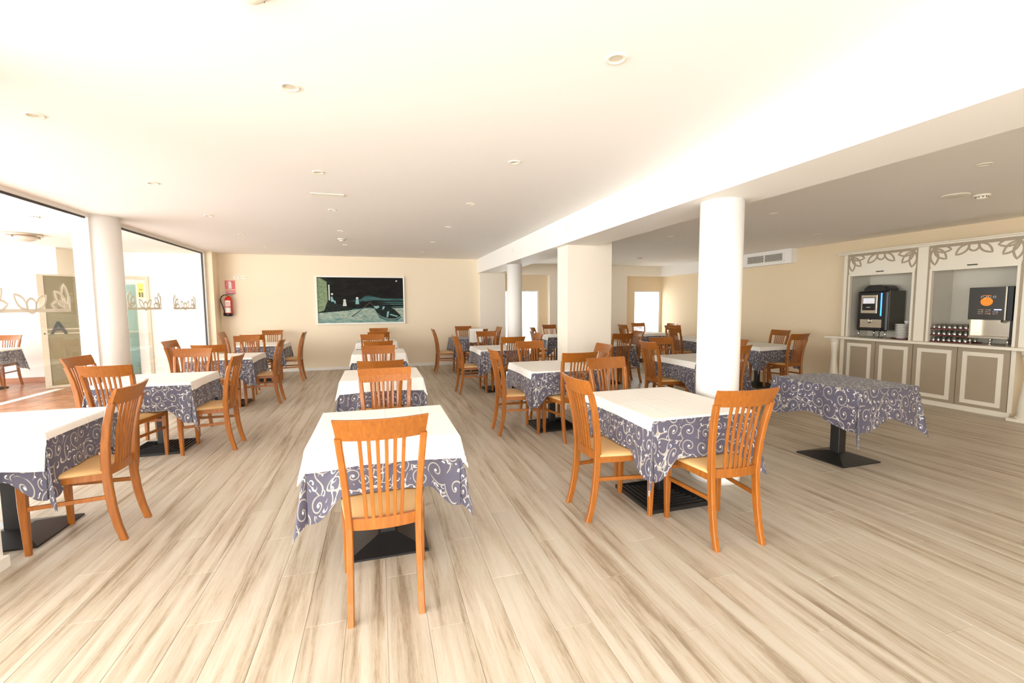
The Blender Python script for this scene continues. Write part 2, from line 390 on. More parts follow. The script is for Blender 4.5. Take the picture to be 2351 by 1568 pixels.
g1 = glaze(1, 3.2, 7.01); g2 = glaze(2, 7.43, 10.89); g0 = glaze(5, -3.0, 2.5)
def col(label, x, y, r, h, seg=40, plinth=True):
    t = sroot('pillar_round'); bm = bmesh.new(); lathe(bm, [(r, 0), (r, h)], x, y, seg); obj('shaft', bm, 'white', t)
    if plinth:
        bm = bmesh.new(); lathe(bm, [(r+.03, 0), (r+.03, .05), (r+.008, .08), (r, .08)], x, y, seg); obj('plinth', bm, 'trim', t)
    t['label'] = label; return t
col('white round column standing between the near tables', 2.745, 3.105, .168, 2.325)
col('slimmer-looking white round column far down the beam', 2.70, 8.83, .155, 2.325)
col('cream round column between the two big glass panes', -3.44, 7.225, .205, ZC, plinth=False)
bm = bmesh.new(); box(bm, 2.55, 3.001, 5.80, 6.17, 0, 2.33); box(bm, 3.001, 3.235, 5.80, 6.17, 0, ZR+.02)
pl = struct('pillar_square', bm, 'cream'); bm = boxbm(2.535, 3.25, 5.785, 6.185, 0, .07); obj('plinth', bm, 'trim', pl)
bm = boxbm(-2.62, -2.105, 2.55, 3.20, 0, ZC); pl = struct('pillar_left', bm, 'white'); obj('plinth', boxbm(-2.635, -2.085, 2.535, 3.215, 0, .066), 'trim', pl)

# ------------------------------------------------------------------ leaf motifs (flat ribbons)
def ribbon(pts, wdt, closed=True):
    n = len(pts); out = []
    for i in range(n):
        a = Vector(pts[i-1] if (closed or i) else pts[0]); b = Vector(pts[(i+1) % n] if (closed or i < n-1) else pts[-1])
        t = (b-a); t = t.normalized() if t.length else Vector((1, 0)); nn = Vector((-t.y, t.x)); p = Vector(pts[i])
        out.append((p+nn*wdt/2, p-nn*wdt/2))
    q = []
    for i in range(n if closed else n-1):
        a, b = out[i], out[(i+1) % n]; q.append((a[0], b[0], b[1], a[1]))
    return q
def leaf(ox, oy, ang, ln, wd, st):
    pts = []
    for s in (1, -1):
        for i in range(10):
            t = i/10 if s > 0 else 1-i/10
            pts.append((t*ln, s*wd/2*math.sin(PI*t)**.85))
    c, s_ = math.cos(ang), math.sin(ang)
    return ribbon([(ox+a*c-b*s_, oy+a*s_+b*c) for a, b in pts], st)
def motif(W, st, side_h, k=1.0):
    """u from 0..W, v upwards from the base line"""
    q = []
    L = .205*W*k; wd = .088*W*k
    for m in (0, 1):
        s = []
        o = (.055*W, .04*W)
        s += leaf(o[0], o[1], math.radians(8), L*.95, wd, st) + leaf(o[0], o[1], math.radians(45), L, wd, st) + leaf(o[0], o[1], math.radians(84), L*1.05, wd, st)
        s += leaf(.455*W, .022*W, math.radians(138), L*.9, wd*.9, st)
        if m: s = [tuple(Vector((W-p.x, p.y)) for p in f) for f in s]
        q += s
    cr_ = .055*W
    q += ribbon([(W/2+cr_*math.cos(i*PI/10), cr_+cr_*1.1*math.sin(i*PI/10)) for i in range(20)], st)
    q += [tuple(Vector(p) for p in ((0, 0), (W, 0), (W, st*1.4), (0, st*1.4)))]
    for u in (0, W-st): q += [tuple(Vector(p) for p in ((u, 0), (u+st, 0), (u+st, side_h), (u, side_h)))]
    return q
def flat(q, fn, th=.0015):
    bm = bmesh.new()
    for n_, f in enumerate(q):
        a = [bm.verts.new(fn(p.x, p.y, 0)) for p in f]; b = [bm.verts.new(fn(p.x, p.y, th+n_*4e-6)) for p in f]
        bm.faces.new(a); bm.faces.new(b[::-1])
        for i in range(4): bm.faces.new((a[i], b[i], b[(i+1) % 4], a[(i+1) % 4]))
    return bm
GX = XL-.034
for (y0, y1) in ((5.33, 6.583), (3.6, 4.85)):
    o = obj('leaf_decal', flat(motif(y1-y0, .026, .19), lambda u, v, t, y0=y0: (GX+t, y0+u, 1.45+v)), 'decal', g1)
for (y0, y1) in ((7.84, 8.9), (9.37, 10.38)):
    obj('leaf_decal', flat(motif(y1-y0, .024, .22), lambda u, v, t, y0=y0: (GX+t, y0+u, 1.465+v)), 'decal', g2)
bm = flat(leaf(3.90, 1.80, math.radians(10), .17, .03, .014)+leaf(4.06, 1.80, math.radians(-115), .17, .035, .014)+leaf(3.93, 1.78, math.radians(-35), .12, .03, .012)+ribbon([(3.86, 1.845), (4.12, 1.845)], .014, False),
          lambda u, v, t: (u, Y2+.04-t, v)); obj('bird_decal', bm, 'decal', w3)

# ------------------------------------------------------------------ terrace beyond the glass
TX, TY = -9.6, 11.55
tf = struct('floor_terrace', boxbm(TX, XL-.12, -3.2, TY, -.12, -.012), 'grout')
tb = bmesh.new(); T = .30; TG = .006
box(tb, 0, T-TG, 0, T-TG, -.012, 0, bev=.002); tm = None; rest = bmesh.new(); cnt = 0; tc = []
for i in range(21):
    for j in range(49):
        x, y = XL-.13-(i+1)*T, TY-(j+1)*T
        if x < TX: continue
        if -5.80 < x+T/2 < -5.62: pass
        tc.append((0 if (x > -7.3 and 5.4 < y) else 1, x*x+y*y, x, y))
tc.sort()
for v, d, x, y in tc:
    if v == 0 and cnt < 290:
        if tm is None: o = obj('tile', tb, 'terra', tf); tm = o.data
        else: o = bpy.data.objects.new('tile', tm); C.objects.link(o); o.parent = tf
        o.location = (x, y, 0); cnt += 1
    else: box(rest, x, x+T-TG, y, y+T-TG, -.012, 0)
r = obj('far_tiles', rest, 'terra', tf); r['kind'] = 'stuff'
obj('threshold_strip', boxbm(-5.80, -5.66, 4.0, 10.34, -.01, .003), 'trim', tf)
struct('ceiling_terrace', boxbm(TX, XL-.12, -3.2, TY+.1, 2.68, 2.8), 'terw')
bm = bmesh.new(); box(bm, TX, -5.42, TY, TY+.15, 0, 2.8); box(bm, -4.72, XL-.1, TY, TY+.15, 0, 2.8); box(bm, -5.42, -4.72, TY, TY+.15, 2.17, 2.8)
struct('wall_terrace', bm, 'terw')
struct('baseboard_terrace', boxbm(-7.9, -5.9, TY-.012, TY+.01, 0, .09), 'skirt')
struct('trim_2', boxbm(-3.66, XL-.125, 7.05, 7.42, 0, 2.69), 'terw')                      # outer half of the column, white
struct('trim_3', boxbm(-6.05, -5.93, 10.9, TY, 2.14, 2.68), 'cream')
# small room behind the terrace doorway
d2 = sroot('door_2'); bm = bmesh.new(); F = .065
box(bm, -5.42, -5.42+F, TY-.03, TY+.16, 0, 2.17); box(bm, -4.72-F, -4.72, TY-.03, TY+.16, 0, 2.17); box(bm, -5.42+F, -4.72-F, TY-.03, TY+.16, 2.17-F, 2.17)
obj('door_frame', bm, 'frame', d2)
obj('glass_leaf', boxbm(-5.355, -4.99, TY+.03, TY+.04, .05, 2.1), 'doorglass', d2)
obj('rail', boxbm(-5.355, -4.99, TY+.02, TY+.05, .98, 1.0), 'frame', d2)
bm = bmesh.new(); box(bm, -4.99, -4.80, TY+.06, TY+.09, 0, 2.1); obj('white_leaf', bm, 'terw', d2)
bm = bmesh.new(); box(bm, -5.8, -4.5, TY+1.4, TY+1.5, 0, 2.6); obj('back_panel', bm, 'greyw', d2)
bm = bmesh.new(); box(bm, -5.36, -5.17, TY+.5, TY+.55, 0, 2.02); obj('inner_door', bm, 'teal', d2)
bm = bmesh.new(); box(bm, -5.8, -4.5, TY+.15, TY+1.5, -.05, 0); obj('inner_floor', bm, 'terra', d2)
p = thing('poster', 'yellow printed poster on the white leaf of the terrace doorway', 'poster', (-4.895, TY+.055, 1.85))
obj('sheet', boxbm(-.075, .075, -.004, 0, -.24, .2), 'label', p); obj('yellow_field', boxbm(-.055, .055, -.006, -.004, -.13, .17), 'yellow', p)
bm = bmesh.new()
for x in (-.025, .022): box(bm, x-.013, x+.013, -.008, -.006, -.12, -.02)
box(bm, -.03, .03, -.008, -.006, .035, .05); obj('dark_print', bm, 'greypl', p)
# open terrace door leaf with the letter A
d1 = sroot('door_1'); a = Vector((-5.97, 10.38, 0)); b = Vector((-5.12, 10.90, 0)); u = (b-a).normalized(); ang = math.atan2(u.y, u.x); L = (b-a).length
d1.location = a; d1.rotation_euler = (0, 0, ang)
bm = bmesh.new(); box(bm, 0, .085, -.02, .02, .01, 2.13); box(bm, L-.085, L, -.02, .02, .01, 2.13); box(bm, .085, L-.085, -.02, .02, 2.10, 2.13); box(bm, .085, L-.085, -.02, .02, .01, .05)
obj('door_stile', bm, 'frame', d1); obj('door_panel', boxbm(.085, L-.085, -.006, .006, .05, 2.10), 'olive', d1)
bm = bmesh.new(); box(bm, .085, L-.085, -.012, -.006, 1.02, 1.035); box(bm, .085, L-.085, -.012, -.006, 1.10, 1.115); obj('glass_bar', bm, 'frame', d1)
bm = bmesh.new(); lathe(bm, [(.012, 0), (.012, .015)], 0, 0, 12); h = obj('lock', bm, 'blackpl', d1); h.location = (.045, -.018, 1.03); h.rotation_euler = (PI/2, 0, 0)
def text(name, body, size, mat, parent, loc, rot, ext=.001, bold=0.0):
    c = bpy.data.curves.new(name, 'FONT'); c.body = body; c.size = size; c.extrude = ext; c.align_x = 'CENTER'; c.align_y = 'CENTER'; c.offset = bold
    c.materials.append(MT[mat]); tmp = bpy.data.objects.new(name, c); C.objects.link(tmp); bpy.context.view_layer.update(); me = bpy.data.meshes.new_from_object(tmp.evaluated_get(bpy.context.evaluated_depsgraph_get())); me.name = name
    bpy.data.objects.remove(tmp); me.materials.clear(); me.materials.append(MT[mat]); o = bpy.data.objects.new(name, me); C.objects.link(o); o.parent = parent; o.location = loc; o.rotation_euler = rot; return o
text('letter', 'A', .33, 'greypl', d1, (.235, -.014, 1.12), (PI/2, 0, 0), .002, .008)
for i, x in enumerate((-6.30, -6.08)):
    s = thing('wall_socket', 'white double wall socket low on the terrace wall, ' + ('farther from' if i == 0 else 'next to') + ' the open door', 'socket', (x, TY, .29))
    obj('plate', boxbm(-.07, .07, -.012, 0, -.04, .04, bev=.004), 'plate', s)
    bm = bmesh.new(); lathe(bm, [(.02, 0), (.02, .003)], 0, 0, 12); q = obj('outlet', bm, 'vinylw', s); q.location = (0, -.0125, 0); q.rotation_euler = (PI/2, 0, 0)
t = thing('ceiling_lamp', 'round bronze-rimmed ceiling lamp on the terrace ceiling', 'lamp', (-5.40, 9.15, 2.68))
bm = bmesh.new(); lathe(bm, [(.24, 0), (.25, -.03), (.20, -.05), (.19, -.05)], 0, 0, 28); obj('rim', bm, 'steel', t)
bm = bmesh.new(); lathe(bm, [(.19, -.045), (.17, -.085), (.10, -.115), (.01, -.125)], 0, 0, 28); obj('lamp_shade', bm, 'lens', t)
for k_ in range(3):
    bm = bmesh.new(); lathe(bm, [(.015, -.05), (.012, -.075)], .2*math.cos(k_*2.09+.5), .2*math.sin(k_*2.09+.5), 8); obj('clip', bm, 'steel', t)

# ------------------------------------------------------------------ ceiling fittings
def downlight(x, y, z, label):
    t = thing('downlight', label, 'ceiling light', (x, y, z), 0, 'recessed ceiling downlights')
    if not downlight.m:
        bm = bmesh.new(); lathe(bm, [(.034, .0), (.034, -.006), (.047, -.007), (.052, -.002), (.052, 0)], 0, 0, 24, cap=False); a = obj('rim', bm, 'rim', t)
        bm = bmesh.new(); lathe(bm, [(.034, -.0015), (.022, -.001), (.002, -.003)], 0, 0, 20, cap=False); b_ = obj('lens', bm, 'lens', t)
        downlight.m = (a.data, b_.data)
    else:
        for nm, me in zip(('rim', 'lens'), downlight.m): o = bpy.data.objects.new(nm, me); C.objects.link(o); o.parent = t
downlight.m = None
rows = (('left', [(-1.99, 3.575), (-2.02, 5.16), (-2.06, 6.76), (-2.09, 8.33), (-2.09, 9.87)]), ('middle', [(-.42, 2.76), (-.47, 4.38), (-.50, 6.0), (-.52, 7.59), (-.56, 9.24)]),
        ('beamside', [(1.144, 2.026), (1.124, 3.654), (1.08, 5.244), (1.06, 6.83), (1.01, 8.49), (.97, 10.09)]))
nth = ['nearest', 'second', 'third', 'fourth', 'fifth', 'farthest']
for rn, ps in rows:
    for i, (x, y) in enumerate(ps):
        downlight(x, y, ZC, '%s recessed downlight of the %s row on the main ceiling' % ('farthest' if i == len(ps)-1 else nth[i], rn))
kk = (ZR-CAMH)/1.194
for i, (x, y) in enumerate([(5.064, 2.634), (5.041, 4.769), (4.92, 6.771), (7.243, 5.946), (5.374, 6.811+3)]):
    downlight(x*kk, y*kk, ZR, ['recessed downlight on the lower ceiling nearest the dispensers', 'recessed downlight on the lower ceiling just right of the near column', 'recessed downlight on the lower ceiling between pillar and near column',
              'recessed downlight on the lower ceiling near the tan wall', 'recessed downlight far back on the lower ceiling'][i])
def detector(x, y, z, label):
    t = thing('smoke_detector', label, 'smoke detector', (x, y, z))
    bm = bmesh.new(); lathe(bm, [(.065, 0), (.068, -.012), (.055, -.02), (.05, -.02)], 0, 0, 24); obj('base', bm, 'rim', t)
    bm = bmesh.new(); lathe(bm, [(.045, -.02), (.046, -.032), (.03, -.045), (.01, -.048)], 0, 0, 20); obj('head', bm, 'rim', t)
    bm = bmesh.new()
    for i in range(10):
        a = i*PI/5; lathe(bm, [(.005, -.021), (.005, -.031)], .045*math.cos(a), .045*math.sin(a), 6)
    obj('vent_slot', bm, 'dark', t)
detector(-.42, 1.97, ZC, 'white smoke detector cut off by the top edge above the centre row')
detector(-.57, 8.44, ZC, 'white smoke detector on the main ceiling before the painting wall')
detector(6.46*kk, 3.36*kk, ZR, 'white smoke detector on the lower ceiling facing the dispensers')
detector(6.33*kk, 9.95*kk, ZR, 'white smoke detector on the lower ceiling far back by the bright window')
detector(-4.16, 7.31, 2.68, 'white smoke detector on the terrace ceiling')
t = thing('ceiling_speaker', 'flat round ceiling disc beside the detector over the right room', 'speaker', (6.20*kk, 3.46*kk, ZR))
bm = bmesh.new(); lathe(bm, [(.12, 0), (.12, -.006), (.10, -.01), (.095, -.01)], 0, 0, 28); obj('rim', bm, 'rim', t)
bm = bmesh.new(); lathe(bm, [(.095, -.008), (.05, -.012), (.01, -.013)], 0, 0, 28); obj('grille', bm, 'lens', t)
t = thing('ceiling_vent', 'slim white slot air vent on the main ceiling', 'vent', (-.475, 5.21, ZC))
bm = bmesh.new(); box(bm, -.165, .165, -.05, -.035, -.008, 0); box(bm, -.165, .165, .035, .05, -.008, 0); box(bm, -.165, -.15, -.035, .035, -.008, 0); box(bm, .15, .165, -.035, .035, -.008, 0); obj('frame', bm, 'rim', t)
obj('backing', boxbm(-.15, .15, -.035, .035, -.002, 0), 'dark', t)
for i in range(4): obj('slat', boxbm(-.15, .15, -.028+i*.016, -.019+i*.016, -.007, -.003), 'rim', t)
for y, lb in ((8.1, 'small white hook on the beam face toward the painting'), (5.6, 'small white hook on the beam face above the square pillar')):
    h = thing('beam_hook', lb, 'hook', (2.46, y, 2.53)); bm = bmesh.new(); tube(bm, [(0, 0, .04), (-.02, 0, .03), (-.025, 0, -.02), (-.01, 0, -.04)], .006); obj('hook', bm, 'rim', h)

# air conditioning duct and grille on the right wall
struct('trim_4', boxbm(7.93, XR+.01, 7.04, YB+.01, 2.305, ZR), 'white')
t = thing('air_grille', 'white louvred air grille at the end of the duct high on the tan wall', 'vent', (7.93, 7.69, 2.445))
bm = bmesh.new(); W2, H2 = .50, .105
box(bm, -.012, 0, -W2, W2, H2-.03, H2); box(bm, -.012, 0, -W2, W2, -H2, -H2+.03); box(bm, -.012, 0, -W2, -W2+.05, -H2+.03, H2-.03); box(bm, -.012, 0, W2-.05, W2, -H2+.03, H2-.03); box(bm, -.012, 0, -.012, .012, -H2+.03, H2-.03)
obj('frame', bm, 'trim', t); obj('backing', boxbm(-.002, 0, -W2+.05, W2-.05, -H2+.03, H2-.03), 'dark', t)
for i in range(8):
    z = -H2+.036+i*.019
    for s in (-1, 1):
        bm = bmesh.new(); y0, y1 = (.012, W2-.05) if s > 0 else (-W2+.05, -.012)
        loft(bm, [[(-.012, y0, z), (-.003, y0, z+.008), (-.003, y0, z+.011), (-.012, y0, z+.004)], [(-.012, y1, z), (-.003, y1, z+.008), (-.003, y1, z+.011), (-.012, y1, z+.004)]])
        obj('slat', bm, 'trim', t)

# ------------------------------------------------------------------ painting
P = thing('painting', 'framed night seascape with beached boat and two figures on the back wall', 'painting', (-.37, YB-.03, 1.645))
W2, H2 = .972, .535
bm = bmesh.new(); f = .035
box(bm, -W2-f, W2+f, -.02, .028, H2, H2+f, bev=.004); box(bm, -W2-f, W2+f, -.02, .028, -H2-f, -H2, bev=.004); box(bm, -W2-f, -W2, -.02, .028, -H2, H2, bev=.004); box(bm, W2, W2+f, -.02, .028, -H2, H2, bev=.004)
obj('frame', bm, 'trim', P)
def mk_paint(name, c1, c2, sx, sz, rough=.5):
    k = NT(name); x, y, z = k.sep(k.coord())[:3]
    n = k.noise(k.comb(k.m('MULTIPLY', x, sx), 0.0, k.m('MULTIPLY', z, sz)), 1, 5, .7, .8)
    k.set(k.b.inputs['Base Color'], k.ramp(n, [(.35, c1), (.65, c2)])); k.b.inputs['Roughness'].default_value = .7; k.b.inputs['Specular IOR Level'].default_value = .12; return k.mat
MT['p_sky'] = mk_paint('night_sky_paint', (.008, .009, .009), (.020, .018, .015), 4, 9)
MT['p_sea'] = mk_paint('moonlit_sea_paint', (.010, .03, .034), (.10, .23, .23), 3, 70)
MT['p_shore'] = mk_paint('moonlit_sand_paint', (.13, .25, .225), (.47, .51, .41), 9, 22)
MT['p_shore2'] = mk_paint('shaded_sand_paint', (.10, .21, .20), (.34, .46, .39), 7, 26); MT['p_rope'] = plain('brown_line_paint', (.10, .07, .05), .7)
MT['p_house'] = mk_paint('green_house_paint', (.12, .18, .10), (.30, .38, .22), 24, 24)
MT['p_dark'] = mk_paint('dark_stone_paint', (.008, .014, .014), (.03, .036, .03), 20, 20)
MT['p_light'] = plain('pale_figure_paint', (.55, .60, .50), .6); MT['p_teal'] = plain('teal_figure_paint', (.20, .42, .42), .6)
cv = obj('canvas', boxbm(-W2, W2, 0, .02, -H2, H2), 'p_sky', P)
def poly(name, pts, mat, lift):
    bm = bmesh.new(); vs = [bm.verts.new((x*W2, -lift*.0006, z*H2)) for x, z in pts]; f = bm.faces.new(vs)
    if f.normal.y > 0: f.normal_flip()
    bm.normal_update(); r_ = bmesh.ops.extrude_face_region(bm, geom=[f]); bmesh.ops.translate(bm, verts=[v for v in r_['geom'] if isinstance(v, bmesh.types.BMVert)], vec=(0, .0004, 0))
    o = obj(name, bm, mat, P); return o
ell = lambda cx, cz, a, b, rot=0, n=16: [(cx+a*math.cos(t)*math.cos(rot)-b*math.sin(t)*math.sin(rot), cz+a*math.cos(t)*math.sin(rot)+b*math.sin(t)*math.cos(rot)) for t in [2*PI*i/n for i in range(n)]]
poly('painted_sea', [(-.2, .02), (0, .06), (.1, .20), (.22, .2), (.45, .08), (1, .06), (1, -.02), (.2, 0)], 'p_sea', 1)
for q in ([(.45, -.0), (1, .06), (1, .0), (.6, -.02)], [(.35, -.10), (.8, -.07), (1, -.09), (1, -.13), (.6, -.12)], [(.4, -.19), (.75, -.15), (1, -.17), (1, -.21), (.7, -.2)], [(.6, -.30), (1, -.27), (1, -.34), (.75, -.33)], [(-.35, -.04), (.1, .0), (.3, -.02), (.1, -.05)], [(-.4, -.40), (-.1, -.36), (.25, -.31), (.2, -.36), (-.2, -.42)]):
    poly('painted_wave', q, 'p_sea', 1.5)
poly('painted_shore_shadow', [(-1, -.86), (-.5, -.80), (0, -.9), (.5, -.93), (1, -.86), (1, -1), (-1, -1)], 'p_shore2', 3)
poly('painted_hull_shadow', [(.33, -.5), (.45, -.74), (.62, -.87), (.80, -.88), (.93, -.75), (.95, -.80), (.82, -.93), (.6, -.93), (.42, -.82)], 'p_sea', 4)
poly('painted_rope', [(-.25, -.72), (.0, -.40), (.02, -.40), (-.22, -.73)], 'p_dark', 4); poly('painted_oar', [(.03, -.34), (.20, -.08), (.29, -.26), (.28, -.27), (.20, -.11), (.05, -.34)], 'p_rope', 4)
poly('painted_shore', [(-1, -.55), (-.75, -.52), (-.3, -.45), (.1, -.36), (1, -.36), (1, -1), (-1, -1)], 'p_shore', 2)
poly('painted_house', [(-1, .98), (-.9, .95), (-.78, .8), (-.77, 0), (-.86, -.45), (-1, -.52)], 'p_house', 3)
poly('painted_roof', [(-.9, .98), (-.8, .98), (-.62, .70), (-.66, .69), (-.80, .82)], 'p_dark', 4); poly('painted_post', [(-.75, .68), (-.72, .68), (-.72, 0), (-.75, 0)], 'p_light', 4)
poly('painted_wall', [(-.77, -.02), (-.62, -.05), (-.56, -.15), (-.45, -.18), (-.22, -.36), (-.23, -.44), (-.6, -.45), (-.82, -.52), (-.85, -.4)], 'p_dark', 4)
for cx, cz, m_, h_ in ((-.39, -.12, 'p_light', .15), (-.10, -.03, 'p_teal', .16)):
    poly('painted_figure', [(cx-.03, cz+h_*.4), (cx+.03, cz+h_*.4), (cx+.045, cz-h_*.9), (cx-.045, cz-h_*.9)], m_, 5); poly('painted_head', ell(cx, cz+h_*.75, .032, .055), 'p_light', 6)
    poly('painted_legs', [(cx-.02, cz-h_*.9), (cx+.025, cz-h_*.9), (cx+.02, cz-h_*1.9), (cx-.015, cz-h_*1.9)], 'p_dark', 5)
poly('painted_figure', [(-.70, .16), (-.665, .16), (-.64, .0), (-.60, -.02), (-.59, -.14), (-.62, -.13), (-.63, -.06), (-.70, -.06)], 'p_teal', 5); poly('painted_head', ell(-.67, .27, .025, .045), 'p_light', 6)
poly('painted_moon', ell(.84, .86, .022, .035), 'p_light', 5)
poly('painted_boat', [(.27, -.25), (.4, -.24), (.6, -.27), (.78, -.42), (.93, -.72), (.80, -.84), (.62, -.84), (.45, -.72), (.33, -.5)], 'p_dark', 5)
for q in ([(.27, -.27), (.40, -.25), (.42, -.32), (.34, -.40)], [(.5, -.28), (.55, -.28), (.52, -.42), (.48, -.42)], [(.60, -.52), (.65, -.5), (.62, -.78), (.58, -.78)], [(.68, -.62), (.86, -.72), (.84, -.77), (.66, -.67)]): poly('painted_thwart', q, 'p_teal', 6)

# ------------------------------------------------------------------ fire extinguisher and signs
t = thing('fire_extinguisher', 'red fire extinguisher with black hose hanging in the back left corner', 'fire extinguisher', (-3.147, YB-.085, 1.30))
bm = bmesh.new(); lathe(bm, [(.06, .05), (.073, .06), (.073, .36), (.06, .405), (.03, .43), (.022, .44)], 0, 0, 24); obj('cylinder', bm, 'red', t)
bm = bmesh.new(); lathe(bm, [(.055, .0), (.074, .01), (.076, .06), (.074, .062)], 0, 0, 24); obj('foot', bm, 'blackpl', t)
bm = bmesh.new(); lathe(bm, [(.018, .44), (.018, .475)], 0, 0, 12); obj('valve', bm, 'brass', t)
bm = bmesh.new(); loft(bm, [rect8(-.02, 0, .49, .02, .01, axes='yz'), rect8(.12, 0, .485, .015, .006, axes='yz')]); box(bm, 0, .09, -.01, .01, .46, .468); obj('handle', bm, 'blackpl', t)
bm = bmesh.new(); tube(bm, [(-.01, -.01, .465), (-.07, -.02, .47), (-.125, -.02, .43), (-.15, -.02, .36), (-.13, -.02, .28), (-.10, -.02, .2), (-.085, -.02, .12), (-.085, -.02, .05)], .011); obj('hose', bm, 'blackpl', t)
bm = bmesh.new(); tube(bm, [(-.085, -.02, .07), (-.085, -.02, .01)], .02); obj('nozzle', bm, 'blackpl', t)
for z0, z1 in ((.215, .345), (.08, .195)):
    bm = bmesh.new(); n = 8; a0, a1 = -PI/2-.85, -PI/2+.75
    for i in range(n):
        A = [a0+(a1-a0)*(i+j)/n for j in (0, 1)]; bm.faces.new([bm.verts.new((.0745*math.cos(A[j]), .0745*math.sin(A[j]), z)) for j, z in ((0, z0), (1, z0), (1, z1), (0, z1))])
    obj('paper_label', bm, 'label', t)
bm = bmesh.new()
for r_ in range(3): box(bm, -.035, .03, -.0765, -.0745, .235+r_*.03, .246+r_*.03)
obj('label_print', bm, 'red', t)
t = thing('extinguisher_sign', 'red square sign with white extinguisher pictogram on the back wall', 'sign', (-3.122, YB-.004, 1.99))
obj('plate', boxbm(-.098, .098, -.003, .003, -.095, .097), 'red', t)
bm = bmesh.new(); box(bm, -.028, .03, -.005, -.003, -.085, .045); poly2 = [(-.028, .045), (-.015, .07), (.015, .07), (.03, .045)]
vs = [bm.verts.new((x, -.005, z)) for x, z in poly2]; bm.faces.new(vs); box(bm, -.008, .012, -.005, -.003, .07, .085)
for q in ribbon([(-.005, .078), (-.045, .065), (-.062, .03), (-.055, -.01), (-.04, -.03)], .009, False): bm.faces.new([bm.verts.new((p_.x, -.005, p_.y)) for p_ in q])
obj('pictogram', bm, 'label', t)
t = thing('text_sign', 'red strip sign lettered in white below the pictogram sign', 'sign', (-3.118, YB-.004, 1.835))
obj('plate', boxbm(-.10, .10, -.003, .003, -.036, .038), 'red', t); text('lettering', 'EXTINTOR', .045, 'label', t, (0, -.0045, 0), (PI/2, 0, 0), .0006)
t = thing('wall_switch', 'white square thermostat plate right above the extinguisher sign', 'switch', (-2.995, YB-.004, 2.156)); obj('plate', boxbm(-.055, .055, -.008, .003, -.035, .035, bev=.003), 'plate', t)
bm = bmesh.new(); lathe(bm, [(.02, 0), (.018, .012)], 0, 0, 16); o = obj('knob', bm, 'vinylw', t); o.location = (0, -.008, 0); o.rotation_euler = (PI/2, 0, 0)
t = thing('wall_socket', 'cream socket with two dark holes high beside the thermostat plate', 'socket', (-2.84, YB-.004, 2.16)); obj('plate', boxbm(-.04, .04, -.008, .003, -.035, .035, bev=.003), 'plate', t)
for x in (-.014, .014):
    bm = bmesh.new(); lathe(bm, [(.007, 0), (.007, .002)], 0, 0, 10); o = obj('socket_hole', bm, 'dark', t); o.location = (x, -.008, 0); o.rotation_euler = (PI/2, 0, 0)

# ------------------------------------------------------------------ dispenser cabinet
cb = thing('beverage_cabinet', 'cream and taupe built-in cabinet with two open niches over four doors', 'cabinet', (7.69, 4.65, 0))
def cbx(name, mat, x0, x1, y0, y1, z0, z1, par=None, bev=0.0):
    par = par or cb
    return obj(name, boxbm(x0-7.69, x1-7.69, y0-4.65, y1-4.65, z0, z1, bev=bev), mat, par)
cbx('plinth', 'cabw', 7.675, 8.08, 3.56, 5.80, 0, .07); cbx('cabinet_side', 'cabw', 7.69, 8.08, 5.72, 5.785, .07, .872); cbx('cabinet_side', 'cabw', 7.69, 8.08, 3.545, 3.59, .07, .872)
cbx('cabinet_body', 'taupe', 7.70, 8.08, 3.59, 5.72, .07, .872)
cbx('worktop', 'cabw', 7.56, 8.20, 3.12, 5.985, .878, .918, bev=.006)
cbx('post', 'cabw', 7.69, 8.08, 5.73, 5.785, .918, 2.30); cbx('post', 'cabw', 7.69, 8.08, 4.56, 4.69, .918, 2.30); cbx('post', 'cabw', 7.69, 8.08, 3.47, 3.535, .918, 2.30)
cbx('crown', 'cabw', 7.64, 8.08, 3.40, 5.87, 2.30, 2.325, bev=.005); cbx('crown', 'cabw', 7.62, 8.08, 3.37, 5.90, 2.325, 2.345, bev=.005)
for (y0, y1, lab) in ((4.69, 5.73, 'a'), (3.535, 4.56, 'b')):
    cbx('side_stile', 'taupe', 7.695, 8.08, y0, y0+.03, .918, 2.0); cbx('side_stile', 'taupe', 7.695, 8.08, y1-.03, y1, .918, 2.0)
    cbx('side_stile', 'cabw', 7.685, 7.74, y0+.03, y0+.06, .918, 1.955); cbx('side_stile', 'cabw', 7.685, 7.74, y1-.06, y1-.03, .918, 1.955)
    fp = cbx('shutter_panel', 'cabw', 7.70, 7.73, y0, y1, 1.955, 2.30); cbx('shutter_rail', 'cabw', 7.69, 7.74, y0+.03, y1-.03, 1.94, 1.975)
    ym = (y0+y1)/2; o = cbx('handle', 'blackpl', 7.680, 7.70, ym-.055, ym+.055, 1.985, 1.998, bev=.003)
    W_ = y1-y0
    bm = flat(motif(W_, .025, .33, 1.05), lambda u, v, t_, y1=y1: (7.699-t_-7.69, y1-u-4.65, 2.298-v)); obj('leaf_ornament', bm, 'taupe', cb)
    cbx('splash_panel', 'backpl', 8.20, 8.21, y0, y1, .90, 2.0); cbx('niche_side', 'backpl', 8.08, 8.2, y0-.01, y0, .9, 2.0); cbx('niche_side', 'backpl', 8.08, 8.2, y1, y1+.01, .9, 2.0); cbx('niche_top', 'backpl', 7.74, 8.2, y0, y1, 1.99, 2.0)
    cbx('niche_lining', 'backpl', 7.76, 8.2, y1-.031, y1-.03, .918, 1.99); cbx('niche_lining', 'backpl', 7.76, 8.2, y0+.03, y0+.031, .918, 1.99)
